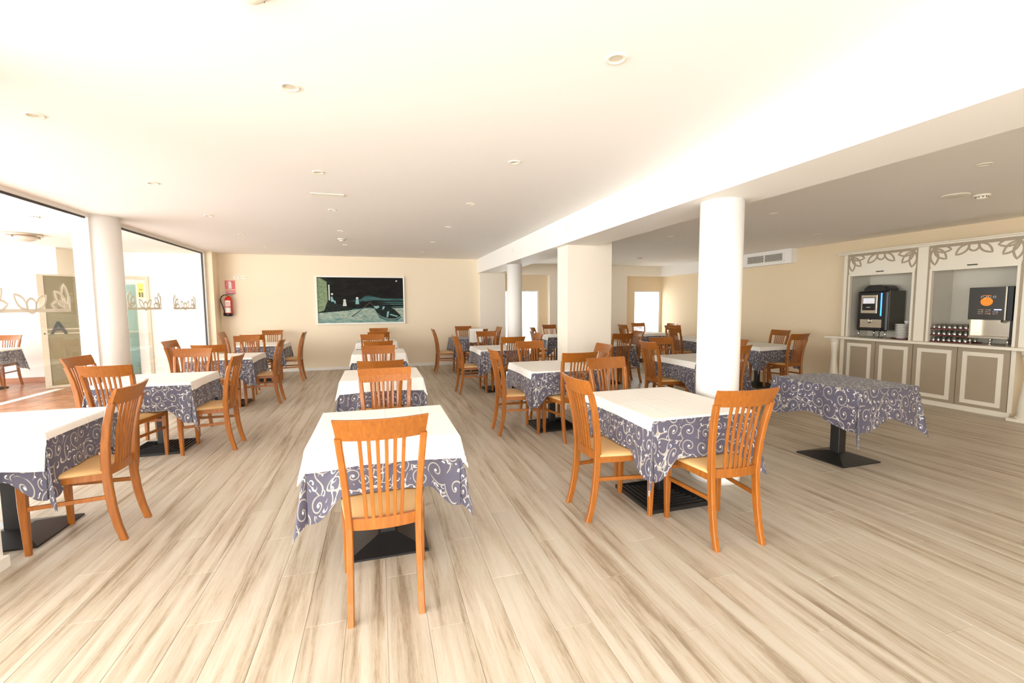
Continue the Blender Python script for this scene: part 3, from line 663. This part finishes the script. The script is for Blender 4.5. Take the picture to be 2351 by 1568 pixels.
for i, (y0, y1) in enumerate(((5.21, 5.715), (4.68, 5.205), (4.14, 4.675), (3.595, 4.135))):
    d = cbx('door', 'taupe', 7.682, 7.70, y0+.002, y1-.002, .072, .868)
    a0, a1, z0, z1, w_ = y0+.06, y1-.06, .112, .818, .052
    for nm, q in (('door_moulding', (a0, a0+w_, z0, z1)), ('door_moulding', (a1-w_, a1, z0, z1)), ('door_moulding', (a0+w_, a1-w_, z1-w_, z1)), ('door_moulding', (a0+w_, a1-w_, z0, z0+w_))):
        cbx(nm, 'cabw', 7.674, 7.682, q[0], q[1], q[2], q[3], par=None)
prof = [(.085, 0), (.09, .02), (.09, .06), (.075, .07), (.08, .09), (.072, .10), (.078, .14), (.078, .2), (.07, .3), (.055, .45), (.048, .55), (.052, .66), (.062, .76), (.07, .80), (.06, .81), (.07, .83), (.08, .845), (.08, .878)]
for y, r_ in ((5.86, .9), (3.38, 1.25)):
    bm = bmesh.new(); lathe(bm, [(a*r_, z) for a, z in prof], 7.66-7.69, y-4.65, 24); obj('baluster', bm, 'cabw', cb)
obj('baluster_foot', boxbm(-.16, .12, 3.26-4.65, 3.52-4.65, 0, .035), 'cabw', cb)

# coffee machine
m = thing('coffee_machine', 'black coffee machine with blue light strip in the left cabinet niche', 'coffee machine', (7.75, 5.345, .918))
bm = bmesh.new(); box(bm, 0, .06, -.235, .235, .115, .76, bev=.02); obj('front', bm, 'blackpl', m)
obj('housing', boxbm(.06, .42, -.225, .225, .13, .765, bev=.006), 'side', m)
bm = bmesh.new(); pts = [(-.17, .762), (-.165, .80), (-.13, .84), (-.08, .862), (.08, .862), (.13, .84), (.165, .80), (.17, .762)]
loft(bm, [[(.05, y, z) for y, z in pts], [(.34, y, z) for y, z in pts]], smooth=False); obj('bean_hopper', bm, 'blackpl', m)
obj('screen_frame', boxbm(-.008, 0, -.085, .165, .40, .70, bev=.004), 'steel', m)
s = obj('screen', boxbm(-.011, -.008, -.06, .14, .45, .66), 'blackpl', m); obj('display', boxbm(-.0125, -.011, -.05, .13, .56, .65), 'screen', s)
bm = bmesh.new()
for i in range(4): box(bm, -.0135, -.0125, .03*i-.03, .03*i-.012, .57, .59)
obj('icon', bm, 'label', s); obj('icon_text', boxbm(-.0125, -.011, .015, .075, .495, .503), 'label', s)
obj('light_strip', boxbm(-.006, .002, -.155, -.135, .36, .73, bev=.003), 'blue', m)
obj('cup_bay', boxbm(-.003, .001, -.16, .17, .17, .30), 'steel', m); obj('drip_tray', boxbm(-.05, .0, -.17, .18, .135, .165, bev=.004), 'blackpl', m)
bm = bmesh.new(); lathe(bm, [(.016, .24), (.02, .31)], -.018, .02, 12); obj('spout', bm, 'chrome', m)
for x, y in ((.03, .205), (.03, -.205), (.38, .2), (.38, -.2)):
    bm = bmesh.new(); lathe(bm, [(.014, 0), (.014, .12)], x, y, 10); obj('leg', bm, 'chrome', m)
bm = bmesh.new(); tube(bm, [(.25, 0, .12), (.15, -.03, .07), (.08, -.09, .05), (.1, -.06, .01), (.3, -.02, .008)], .006); obj('cable', bm, 'blackpl', m)
# plate stack
t = thing('round_tray', 'dark red tray under the stack of white plates', 'tray', (7.86, 4.95, .918)); bm = bmesh.new(); lathe(bm, [(.125, 0), (.14, .012), (.135, .012), (.12, .005), (.01, .005)], 0, 0, 28); obj('dish', bm, 'redt', t)
pb = None
for i in range(9):
    lb = 'white plate, %s from the bottom of the stack in the left niche' % ['lowest', 'second', 'third', 'fourth', 'fifth', 'sixth', 'seventh', 'eighth', 'topmost'][i] if i not in (0, 8) else ('white plate, %s of the stack in the left niche' % ('lowest' if i == 0 else 'topmost'))
    if pb is None:
        bm = bmesh.new(); lathe(bm, [(.05, 0), (.06, .003), (.088, .022), (.090, .0255), (.086, .025), (.058, .007), (.01, .006)], 0, 0, 26); o = obj('plate', bm, 'china'); pb = o.data
    else: o = bpy.data.objects.new('plate', pb); C.objects.link(o)
    o.location = (7.86, 4.955, .926+i*.0255); tag(o, lb, 'plate', 'stacked white plates')
t = thing('cup', 'small white cup standing on the plate stack', 'cup', (7.90, 4.91, .926+9*.0255)); bm = bmesh.new(); lathe(bm, [(.02, 0), (.035, .03), (.037, .05), (.034, .05), (.018, .004)], 0, 0, 18); obj('bowl', bm, 'china', t)
# glasses: three trays with upturned tumblers
gb = None
for k_ in range(3):
    zt = .918 + k_*.0935
    t = thing('glass_tray', 'dark red rack tray of tumblers, %s of three tiers' % ['lowest', 'middle', 'top'][k_], 'tray', (7.88, 4.29, zt), 0, 'tumbler rack trays')
    bm = bmesh.new(); box(bm, -.15, .15, -.225, .215, .0, .008); obj('board', bm, 'redt', t); bm = bmesh.new(); box(bm, -.155, -.15, -.23, .22, 0, .014); box(bm, .15, .155, -.23, .22, 0, .014); box(bm, -.15, .15, .215, .22, 0, .014); box(bm, -.15, .15, -.23, -.225, 0, .014); obj('lip', bm, 'redt', t)
    for i in range(7):
        for j in range(3):
            if gb is None:
                bm = bmesh.new(); lathe(bm, [(.0285, 0), (.029, .012), (.026, .06), (.0235, .066), (.021, .064), (.0235, .058), (.0265, .01), (.0265, 0)], 0, 0, 14); o = obj('tumbler', bm, 'tumbler'); gb = o.data
            else: o = bpy.data.objects.new('tumbler', gb); C.objects.link(o)
            o.location = (7.88-.11+j*.10, 4.29+.185-i*.062, zt+.0085)
            tag(o, 'clear tumbler on the %s rack tray, %s, %s' % (['lowest', 'middle', 'top'][k_], ['front row', 'middle row', 'back row'][j], ['leftmost', 'second from left', 'third from left', 'fourth from left', 'third from right', 'second from right', 'rightmost'][i]), 'glass', 'tumblers on the %s tray, %s' % (['lowest', 'middle', 'top'][k_], ['front row', 'middle row', 'back row'][j]))
# juice dispenser
m = thing('juice_dispenser', 'dark juice dispenser with orange emblem in the right cabinet niche', 'drink dispenser', (7.76, 3.86, .918))
obj('front_panel', boxbm(-.02, .03, -.165, .225, .335, .765, bev=.004), 'greypl', m)
obj('side_cover', boxbm(-.018, .40, -.225, -.167, .33, .77, bev=.004), 'blackpl', m); obj('housing', boxbm(.03, .38, -.16, .222, .345, .76), 'blackpl', m)
obj('side_trim', boxbm(-.024, -.018, -.165, -.15, .335, .765), 'steel', m)
obj('steel_back', boxbm(.12, .14, -.20, .21, .10, .34), 'steel', m); obj('steel_side', boxbm(.0, .13, .195, .21, .08, .335), 'steel', m); obj('drip_tray', boxbm(-.02, .14, -.20, .21, .085, .115, bev=.003), 'steel', m); obj('side_leg_panel', boxbm(0, .14, -.225, -.2, .02, .34), 'blackpl', m)
bm = bmesh.new(); box(bm, .03, .06, -.095, -.065, .29, .335); obj('nozzle', bm, 'steel', m); bm = bmesh.new(); box(bm, .03, .06, -.115, -.100, .30, .335); obj('nozzle', bm, 'blackpl', m)
for y in (.19, -.19):
    bm = bmesh.new(); lathe(bm, [(.014, 0), (.014, .09)], .0, y, 10); obj('leg', bm, 'chrome', m)
bm = bmesh.new(); lathe(bm, [(.025, 0), (.02, .01), (.008, .03), (.02, .06), (.025, .085)], .04, .0, 12); obj('drain', bm, 'chrome', m)
em = obj('emblem', flat([tuple(Vector(p_) for p_ in ((0, 0), (.063*math.cos(a), .056*math.sin(a)), (.063*math.cos(a+.1309), .056*math.sin(a+.1309)), (.063*math.cos(a+.2618), .056*math.sin(a+.2618)))) for a in [i*.2618 for i in range(24)]], lambda u, v, t_: (-.0205-t_, .035-u, .575+v)), 'orange', m)
bm = bmesh.new()
for i in range(9):
    x_ = -.065+i*.018; tube(bm, [(-.023, .03-x_, .625+.012*math.sin(i*2.3)), (-.023, .03-x_-.006, .645+.01*math.cos(i*1.7))], .003, 5)
obj('splash_print', bm, 'label', em)
obj('emblem_arc', boxbm(-.0215, -.0205, -.01, .08, .652, .658), 'orange', m)
for r_ in range(3):
    for c_ in range(3):
        if r_ == 0 and c_ == 2: obj('display', boxbm(-.0225, -.0205, -.12, -.045, .462, .475), 'disp', m); continue
        y_ = .10-c_*.075; obj('button', boxbm(-.0225, -.0205, y_-.035, y_-.02, .46-r_*.026, .471-r_*.026), ['led_y', 'led_g', 'led_r'][(r_+(c_ == 1)) % 3], m)
        obj('button_label', boxbm(-.0215, -.0205, y_-.014, y_+.02, .464-r_*.026, .468-r_*.026), 'vinylw', m)

# ------------------------------------------------------------------ chairs
def lerp(a, b, t): return a+(b-a)*t
def make_chair():
    t = thing('dining_chair', 'x', 'chair')
    sc = lambda z: .0
    prof = [(0, -.012, .163), (.10, .016, .162), (.22, .038, .161), (.34, .050, .160), (.44, .056, .160), (.52, .054, .164), (.64, .044, .171), (.76, .024, .180), (.86, -.002, .188), (.893, -.012, .190)]
    for s in (-1, 1):
        bm = bmesh.new(); loft(bm, [rect8(s*x, y, z, .0155, .0195+.004*math.sin(PI*min(1, z/.9)), .3) for z, y, x in prof]); obj('leg', bm, 'wood', t)
        bm = bmesh.new(); loft(bm, [rect8(s*.205, .446, 0, .0145, .0145, .3), rect8(s*.203, .452, .30, .021, .021, .3), rect8(s*.203, .452, .44, .0215, .0215, .3)]); obj('leg', bm, 'wood', t)
    # top rail: bowed back, flared ends
    bm = bmesh.new(); rings = []
    for i in range(13):
        u = -1+i/6; x = u*.211; bow = -.028*(1-u*u)
        k = abs(u)
        zb, zt = .878+.004*u*u, .982+.004*u*u
        xb, xt = u*.198, u*.211
        yb, yt = -.005+bow, -.045+bow
        h = .0115
        rings.append([(xb, yb-h, zb), (xb, yb+h, zb), (lerp(xb, xt, .5), lerp(yb, yt, .5)+h+.002, lerp(zb, zt, .5)), (xt, yt+h-.002, zt-.003), (xt, yt+h-.005, zt), (xt, yt-h+.005, zt), (xt, yt-h+.002, zt-.003), (lerp(xb, xt, .5), lerp(yb, yt, .5)-h+.002, lerp(zb, zt, .5))])
    loft(bm, rings, smooth=False); o = obj('top_rail', bm, 'wood', t)
    bm = bmesh.new(); rings = []
    for i in range(9):
        u = -1+i/4; x = u*.150; bow = -.020*(1-u*u); y = .055+bow
        rings.append([(x, y-.010, .427), (x, y+.010, .427), (x, y+.010, .483), (x, y-.010, .483)])
    loft(bm, rings); obj('back_rail', bm, 'wood', t)
    for i in range(6):
        a = i-2.5; bm = bmesh.new(); rings = []
        for z, y, f in ((.478, .055, 0), (.58, .046, .25), (.70, .030, .55), (.80, .012, .8), (.885, -.008, 1)):
            x = a*lerp(.0325, .0395, f); ub = x/.2; bow = -.026*(1-ub*ub)*lerp(.75, 1, f)
            rings.append(rect8(x, y+bow, z, .0085, .0065, .3))
        loft(bm, rings); obj('slat', bm, 'wood', t)
    bm = bmesh.new()
    for s in (-1, 1): loft(bm, [rect8(s*.163, .062, .4275, .010, .0215, .2, 'xz'), rect8(s*.203, .445, .4275, .010, .0215, .2, 'xz')])
    box(bm, -.19, .19, .445, .463, .406, .449); obj('seat_frame', bm, 'wood', t)
    bm = bmesh.new(); rings = []
    def sec(inset, z): return [(-.178+inset, .070+inset, z), (.178-inset, .070+inset, z), (.212-inset, .30, z), (.226-inset, .462-inset, z), (.205-inset, .482-inset, z), (-.205+inset, .482-inset, z), (-.226+inset, .462-inset, z), (-.212+inset, .30, z)]
    for inset, z in ((.006, .447), (0, .452), (.0, .462), (.012, .472), (.045, .4785), (.10, .480)): rings.append(sec(inset, z))
    loft(bm, rings, smooth=True); obj('seat', bm, 'seat', t)
    for s in (-1, 1):
        bm = bmesh.new(); loft(bm, [rect8(s*.162, .05, .292, .0075, .013, .2, 'xz'), rect8(s*.203, .44, .285, .0075, .013, .2, 'xz')]); obj('stretcher', bm, 'wood', t)
    bm = boxbm(-.19, .19, .446, .46, .345, .372); obj('stretcher', bm, 'wood', t)
    return t
chair0 = make_chair(); first = [True]
FACE = {'near': 0, 'far': PI, 'left': -PI/2, 'right': PI/2}
def chair(x, y, side, label, group, turn=0):
    rz = FACE[side] + math.radians(turn)
    if first[0]:
        first[0] = False; chair0.location = (x, y, .0); chair0.rotation_euler = (0, 0, rz); chair0['label'] = label; chair0['group'] = group; return chair0
    return dup(chair0, (x, y, 0), rz, label, group)

# ------------------------------------------------------------------ tables
def make_table(kind):
    t = thing('dining_table', 'x', 'table')
    obj('tabletop', boxbm(-.39, .39, -.39, .39, .715, .742, bev=.004), 'wood', t)
    obj('post', boxbm(-.045, .045, -.045, .045, .03, .71, bev=.004) if kind == 'pyramid' else boxbm(-.036, .036, -.036, .036, .03, .71, bev=.004), 'black', t)
    bm = bmesh.new()
    if kind == 'pyramid':
        r = lambda h, z: [(-h, -h, z), (h, -h, z), (h, h, z), (-h, h, z)]
        loft(bm, [r(.235, 0), r(.235, .012), r(.06, .065), r(.05, .065)])
    else:
        r = lambda h, z: [(-h, -h, z), (h, -h, z), (h, h, z), (-h, h, z)]
        rings = [r(.25, 0)]; n = 7
        for i in range(n):
            h0 = .25-i*.029; z = .006+i*.006
            rings += [r(h0, z+.018), r(h0-.011, z+.024), r(h0-.016, z-.002), r(h0-.027, z-.002)]
        rings.append(r(.045, .055)); loft(bm, rings)
    obj('base', bm, 'black', t)
    obj('top_bracket', boxbm(-.15, .15, -.15, .15, .70, .715), 'black', t)
    return t
def cloth_mesh(name, hx, hy, top, drops, mat, flare=.09, tip=-.25, wav=.006, seed=1, rise=.52, fold=.17, mid=.225):
    """drops: left, right, near, far overhang"""
    rnd = random.Random(seed); dl, dr, dn_, df = drops; st = .022
    def axis(lo, hi, h0, h1):
        n = max(2, int((hi-lo)/st)); v = [lo+(hi-lo)*i/n for i in range(n+1)]
        for e in (h0, h1):
            for q in (-.006, 0, .006): v.append(e+q)
        return sorted(set(round(a, 5) for a in v if lo-1e-6 <= a <= hi+1e-6))
    us = axis(-hx-dl, hx+dr, -hx, hx); vs_ = axis(-hy-dn_, hy+df, -hy, hy)
    ph = [rnd.uniform(0, 6.28) for _ in range(8)]
    bm = bmesh.new(); uvl = bm.loops.layers.uv.new('UVMap'); G = []; ou, ov = rnd.uniform(0, 5), rnd.uniform(0, 5)
    if mat == 'linen': ou = ov = 0
    for u in us:
        col_ = []
        for v in vs_:
            ex = max(0, abs(u)-hx); ey = max(0, abs(v)-hy); sx = 1 if u > 0 else -1; sy = 1 if v > 0 else -1
            bx, by = min(abs(u), hx)*sx, min(abs(v), hy)*sy
            r = math.hypot(ex, ey)
            if r < 1e-9:
                edge = min(hx-abs(u), hy-abs(v)); z = top - (.002 if edge < .004 else 0) + .0008*math.sin(u*9+ph[0])*math.sin(v*8+ph[1])
                p = (bx, by, z)
            else:
                phi = math.atan2(ey, ex); s2 = math.sin(2*phi)**2
                al, hh = (abs(by), hy) if ex > 0 and ey == 0 else ((abs(bx), hx) if ey > 0 and ex == 0 else (1, 1))
                q_ = min(1, max(0, (al-mid)/max(.02, hh-.03-mid))) if al < 1 else 1
                g = rise*(q_*q_*(3-2*q_))**.8
                fac = 1+g+(tip*s2)
                z = top-.004-r*fac
                crease = math.cos(4*phi)  # valley on either side of the corner fold
                w_ = wav*math.sin((bx*sy if ey > ex else by*sx)*17+ph[2])*min(1, r/.1) + wav*.6*math.sin((bx+by)*31+ph[3])*min(1, r/.1)
                k = flare*r + .004*min(1, r/.01) + (fold*r*s2 - .16*r*(math.sin(4*phi)**2 if ex > 0 and ey > 0 else 0)) + w_*(1-s2*.6)
                p = (bx+sx*k*math.cos(phi), by+sy*k*math.sin(phi), z)
            col_.append((bm.verts.new(p), (u+ou, v+ov)))
        G.append(col_)
    for i in range(len(us)-1):
        for j in range(len(vs_)-1):
            q = (G[i][j], G[i+1][j], G[i+1][j+1], G[i][j+1]); f = bm.faces.new([a[0] for a in q]); f.smooth = True
            for lp, a in zip(f.loops, q): lp[uvl].uv = a[1]
    me = bpy.data.meshes.new(name); bm.to_mesh(me); bm.free(); me.materials.append(MT[mat]); return me
TZ = .744
CM = {}
def get(key, fn):
    if key not in CM: CM[key] = fn()
    return CM[key]
tb0 = {}
def table(x, y, desc, fam, hx=.40, hy=.42, kind='ribbed', over=(.08, .08, .1, .02), seed=1, group='', rot=0, ovl=True):
    if kind not in tb0: t = make_table(kind); t.location = (x, y, 0); tb0[kind] = t
    else: t = dup(tb0[kind], (x, y, 0), 0, '')
    t['label'] = 'pedestal table with %s black base, %s' % ('ridged' if kind == 'ribbed' else 'pyramid', desc); t['group'] = group+' tables'
    t.rotation_euler = (0, 0, rot)
    for ch in t.children:
        if ch.name.startswith('tabletop'): ch.scale = ((hx-.008)/.39, (hy-.008)/.39, 1)
    bare = 'chairless' in desc
    me = get((hx, hy, seed % 3), lambda: cloth_mesh('tablecloth', hx, hy, TZ+.006, (.26, .26, .26, .26), 'scroll', seed=seed, rise=.36 if bare else .52, tip=-.05 if bare else -.25, mid=.0 if bare else .225))
    c = bpy.data.objects.new('tablecloth', me); C.objects.link(c); c.location = (x, y, 0); c.rotation_euler = (0, 0, rot)
    tag(c, 'purple scroll-patterned tablecloth draped on the %s' % desc, 'tablecloth', group+' patterned cloths')
    if ovl:
        me = get(('o', hx, hy, over), lambda: cloth_mesh('table_topper', hx+.003, hy+.003, TZ+.0105, over, 'linen', flare=.22, tip=.10, wav=.003, seed=seed+5, rise=.12, fold=.15, mid=.15))
        c = bpy.data.objects.new('table_topper', me); C.objects.link(c); c.location = (x, y, 0); c.rotation_euler = (0, 0, rot)
        tag(c, 'white linen topper spread on the %s' % desc, 'tablecloth', group+' white toppers')

CO = (.10, .10, .11, .03); LO = (.03, .07, .02, .02); RO = (.07, .02, .012, .02)
DC = ['nearest centre-row table', 'second centre-row table', 'third centre-row table', 'last centre-row table']
for i, (x, y) in enumerate([(.02, 2.88), (.02, 5.04), (0, 7.62), (-.04, 9.98)]): table(x, y, DC[i], 'C', .40, .40, 'pyramid', CO, i+1, 'centre row')
DL = ['left-row table beside the near pillar', 'left-row table by the cream column', 'third left-row table', 'left-row table by the extinguisher']
table(-2.31, 3.645, DL[0], 'L', .40, .375, 'pyramid', (.03, .035, .19, .03), 5, 'left row')
for i, (x, y) in enumerate([(-2.22, 5.50), (-2.22, 7.75), (-2.24, 10.10)]): table(x, y, DL[i+1], 'L', .42, .40, 'ribbed', LO, 6+i, 'left row')
DR = ['table before the near round column', 'table before the square pillar', 'third table left of the beam', 'bare-topped table by the wall pier']
table(2.06, 2.90, DR[0], 'R', .40, .475, 'ribbed', (.065, .02, .008, .008), 9, 'beamside row')
for i, (x, y) in enumerate([(2.02, 5.07), (2.02, 7.62), (2.02, 10.25)]): table(x, y, DR[i+1], 'R', .41, .45, 'ribbed', RO, 10+i, 'beamside row', ovl=(i < 2))
table(4.205, 3.14, 'lone chairless table near the cabinet', 'S', .36, .425, 'pyramid', seed=14, group='right room', ovl=False)
DS = ['table just behind the near round column', 'table behind the square pillar', 'table between wall pier and bright window']
for i, (x, y) in enumerate([(4.22, 5.15), (4.12, 7.65), (4.2, 10.2)]): table(x, y, DS[i], 'S', .40, .45, 'ribbed', RO, 15+i, 'right room')
DT = ['table by the tan wall', 'middle table along the tan wall', 'table beside the bright far window']
for i, (x, y) in enumerate([(6.6, 6.47), (6.9, 8.35), (6.75, 10.3)]): table(x, y, DT[i], 'T', .40, .42, 'ribbed', (.06, .03, .06, .02), 18+i, 'tan wall')
table(-7.02, 10.55, 'terrace table behind the glass', 'P', .40, .40, 'ribbed', (.03, .03, .03, .03), 22, 'terrace')

CL = [(.0, 2.12, 'near', DC[0], 0), (.04, 3.71, 'far', DC[0], 2), (.01, 4.36, 'near', DC[1], 0), (-.01, 5.95, 'far', DC[1], 0), (-.01, 6.87, 'near', DC[2], 1), (-.11, 8.5, 'far', DC[2], 3), (0, 9.27, 'near', DC[3], 0), (0, 10.95, 'far', DC[3], 0),
      (-1.62, 3.53, 'right', DL[0], 1), (-2.33, 4.83, 'near', DL[1], -4), (-1.484, 5.38, 'right', DL[1], 0), (-3.0, 5.76, 'left', DL[1], -5), (-2.21, 6.38, 'far', DL[1], -4), (-2.22, 7.02, 'near', DL[2], 0), (-1.497, 7.73, 'right', DL[2], 0), (-3.06, 8.1, 'left', DL[2], -4), (-2.26, 8.95, 'far', DL[2], 2),
      (-2.26, 9.40, 'near', DL[3], 0), (-1.49, 9.92, 'right', DL[3], 0), (-3.05, 10.45, 'left', DL[3], 0), (-2.25, 10.95, 'far', DL[3], 0),
      (2.075, 2.13, 'near', DR[0], -3), (1.35, 2.85, 'left', DR[0], 0), (2.07, 3.76, 'far', DR[0], 5), (1.297, 5.0, 'left', DR[1], 0), (2.05, 4.37, 'near', DR[1], 3), (2.05, 5.93, 'far', DR[1], 5), (2.745, 5.16, 'right', DR[1], 0),
      (1.28, 7.55, 'left', DR[2], 2), (2.09, 6.97, 'near', DR[2], 4), (2.05, 8.62, 'far', DR[2], 6), (2.785, 7.72, 'right', DR[2], 0), (1.2, 10.03, 'left', DR[3], 0), (2.08, 9.55, 'near', DR[3], 3), (2.04, 11.08, 'far', DR[3], 3), (2.75, 10.4, 'right', DR[3], 0),
      (4.17, 4.42, 'near', DS[0], 3), (3.56, 5.3, 'left', DS[0], -2), (4.16, 5.88, 'far', DS[0], 1), (4.89, 5.22, 'right', DS[0], 0), (4.14, 7.03, 'near', DS[1], 1), (4.79, 7.6, 'right', DS[1], 0), (4.3, 10.95, 'far', DS[2], 8), (3.5, 9.95, 'left', DS[2], 0),
      (6.75, 5.8, 'near', DT[0], 3), (7.38, 6.75, 'right', DT[0], 0), (6.2, 8.3, 'left', DT[1], -3), (6.85, 9.25, 'far', DT[1], -6), (6.05, 10.2, 'left', DT[2], 0), (7.0, 11.0, 'far', DT[2], -4), (7.55, 10.3, 'right', DT[2], 0), (-6.95, 11.17, 'far', 'terrace table behind the glass', -4)]
GN = {}
SIDE = {'near': 'back to the camera at the', 'far': 'facing the camera across the', 'left': 'on the window side of the', 'right': 'on the cabinet side of the'}
for x, y, s, d, tr in CL:
    chair(x, y, s, 'slat-back wooden chair %s %s' % (SIDE[s], d), 'slat-back wooden dining chairs', tr)

# white cloth thrown over the chair back at the bare table
bm = bmesh.new(); rings = []
n = 14
for i in range(n+1):
    u = i/n; x = 1.872+u*.30; wv = .004*math.sin(i*1.3)
    rings.append([(x, 9.495+wv, .70+.004*math.sin(i)), (x, 9.478+wv, .82), (x, 9.462, .94), (x, 9.462, .992), (x, 9.50, 1.0), (x, 9.535, .985), (x, 9.555+wv, .90), (x, 9.58+wv, .80)])
V = [[bm.verts.new(p_) for p_ in r_] for r_ in rings]
for a, b_ in zip(V, V[1:]):
    for i in range(7): f = bm.faces.new((a[i], a[i+1], b_[i+1], b_[i])); f.smooth = True
o = obj('folded_cloth', bm, 'linen'); tag(o, 'white cloth thrown over a chair back at the bare-topped table', 'cloth')
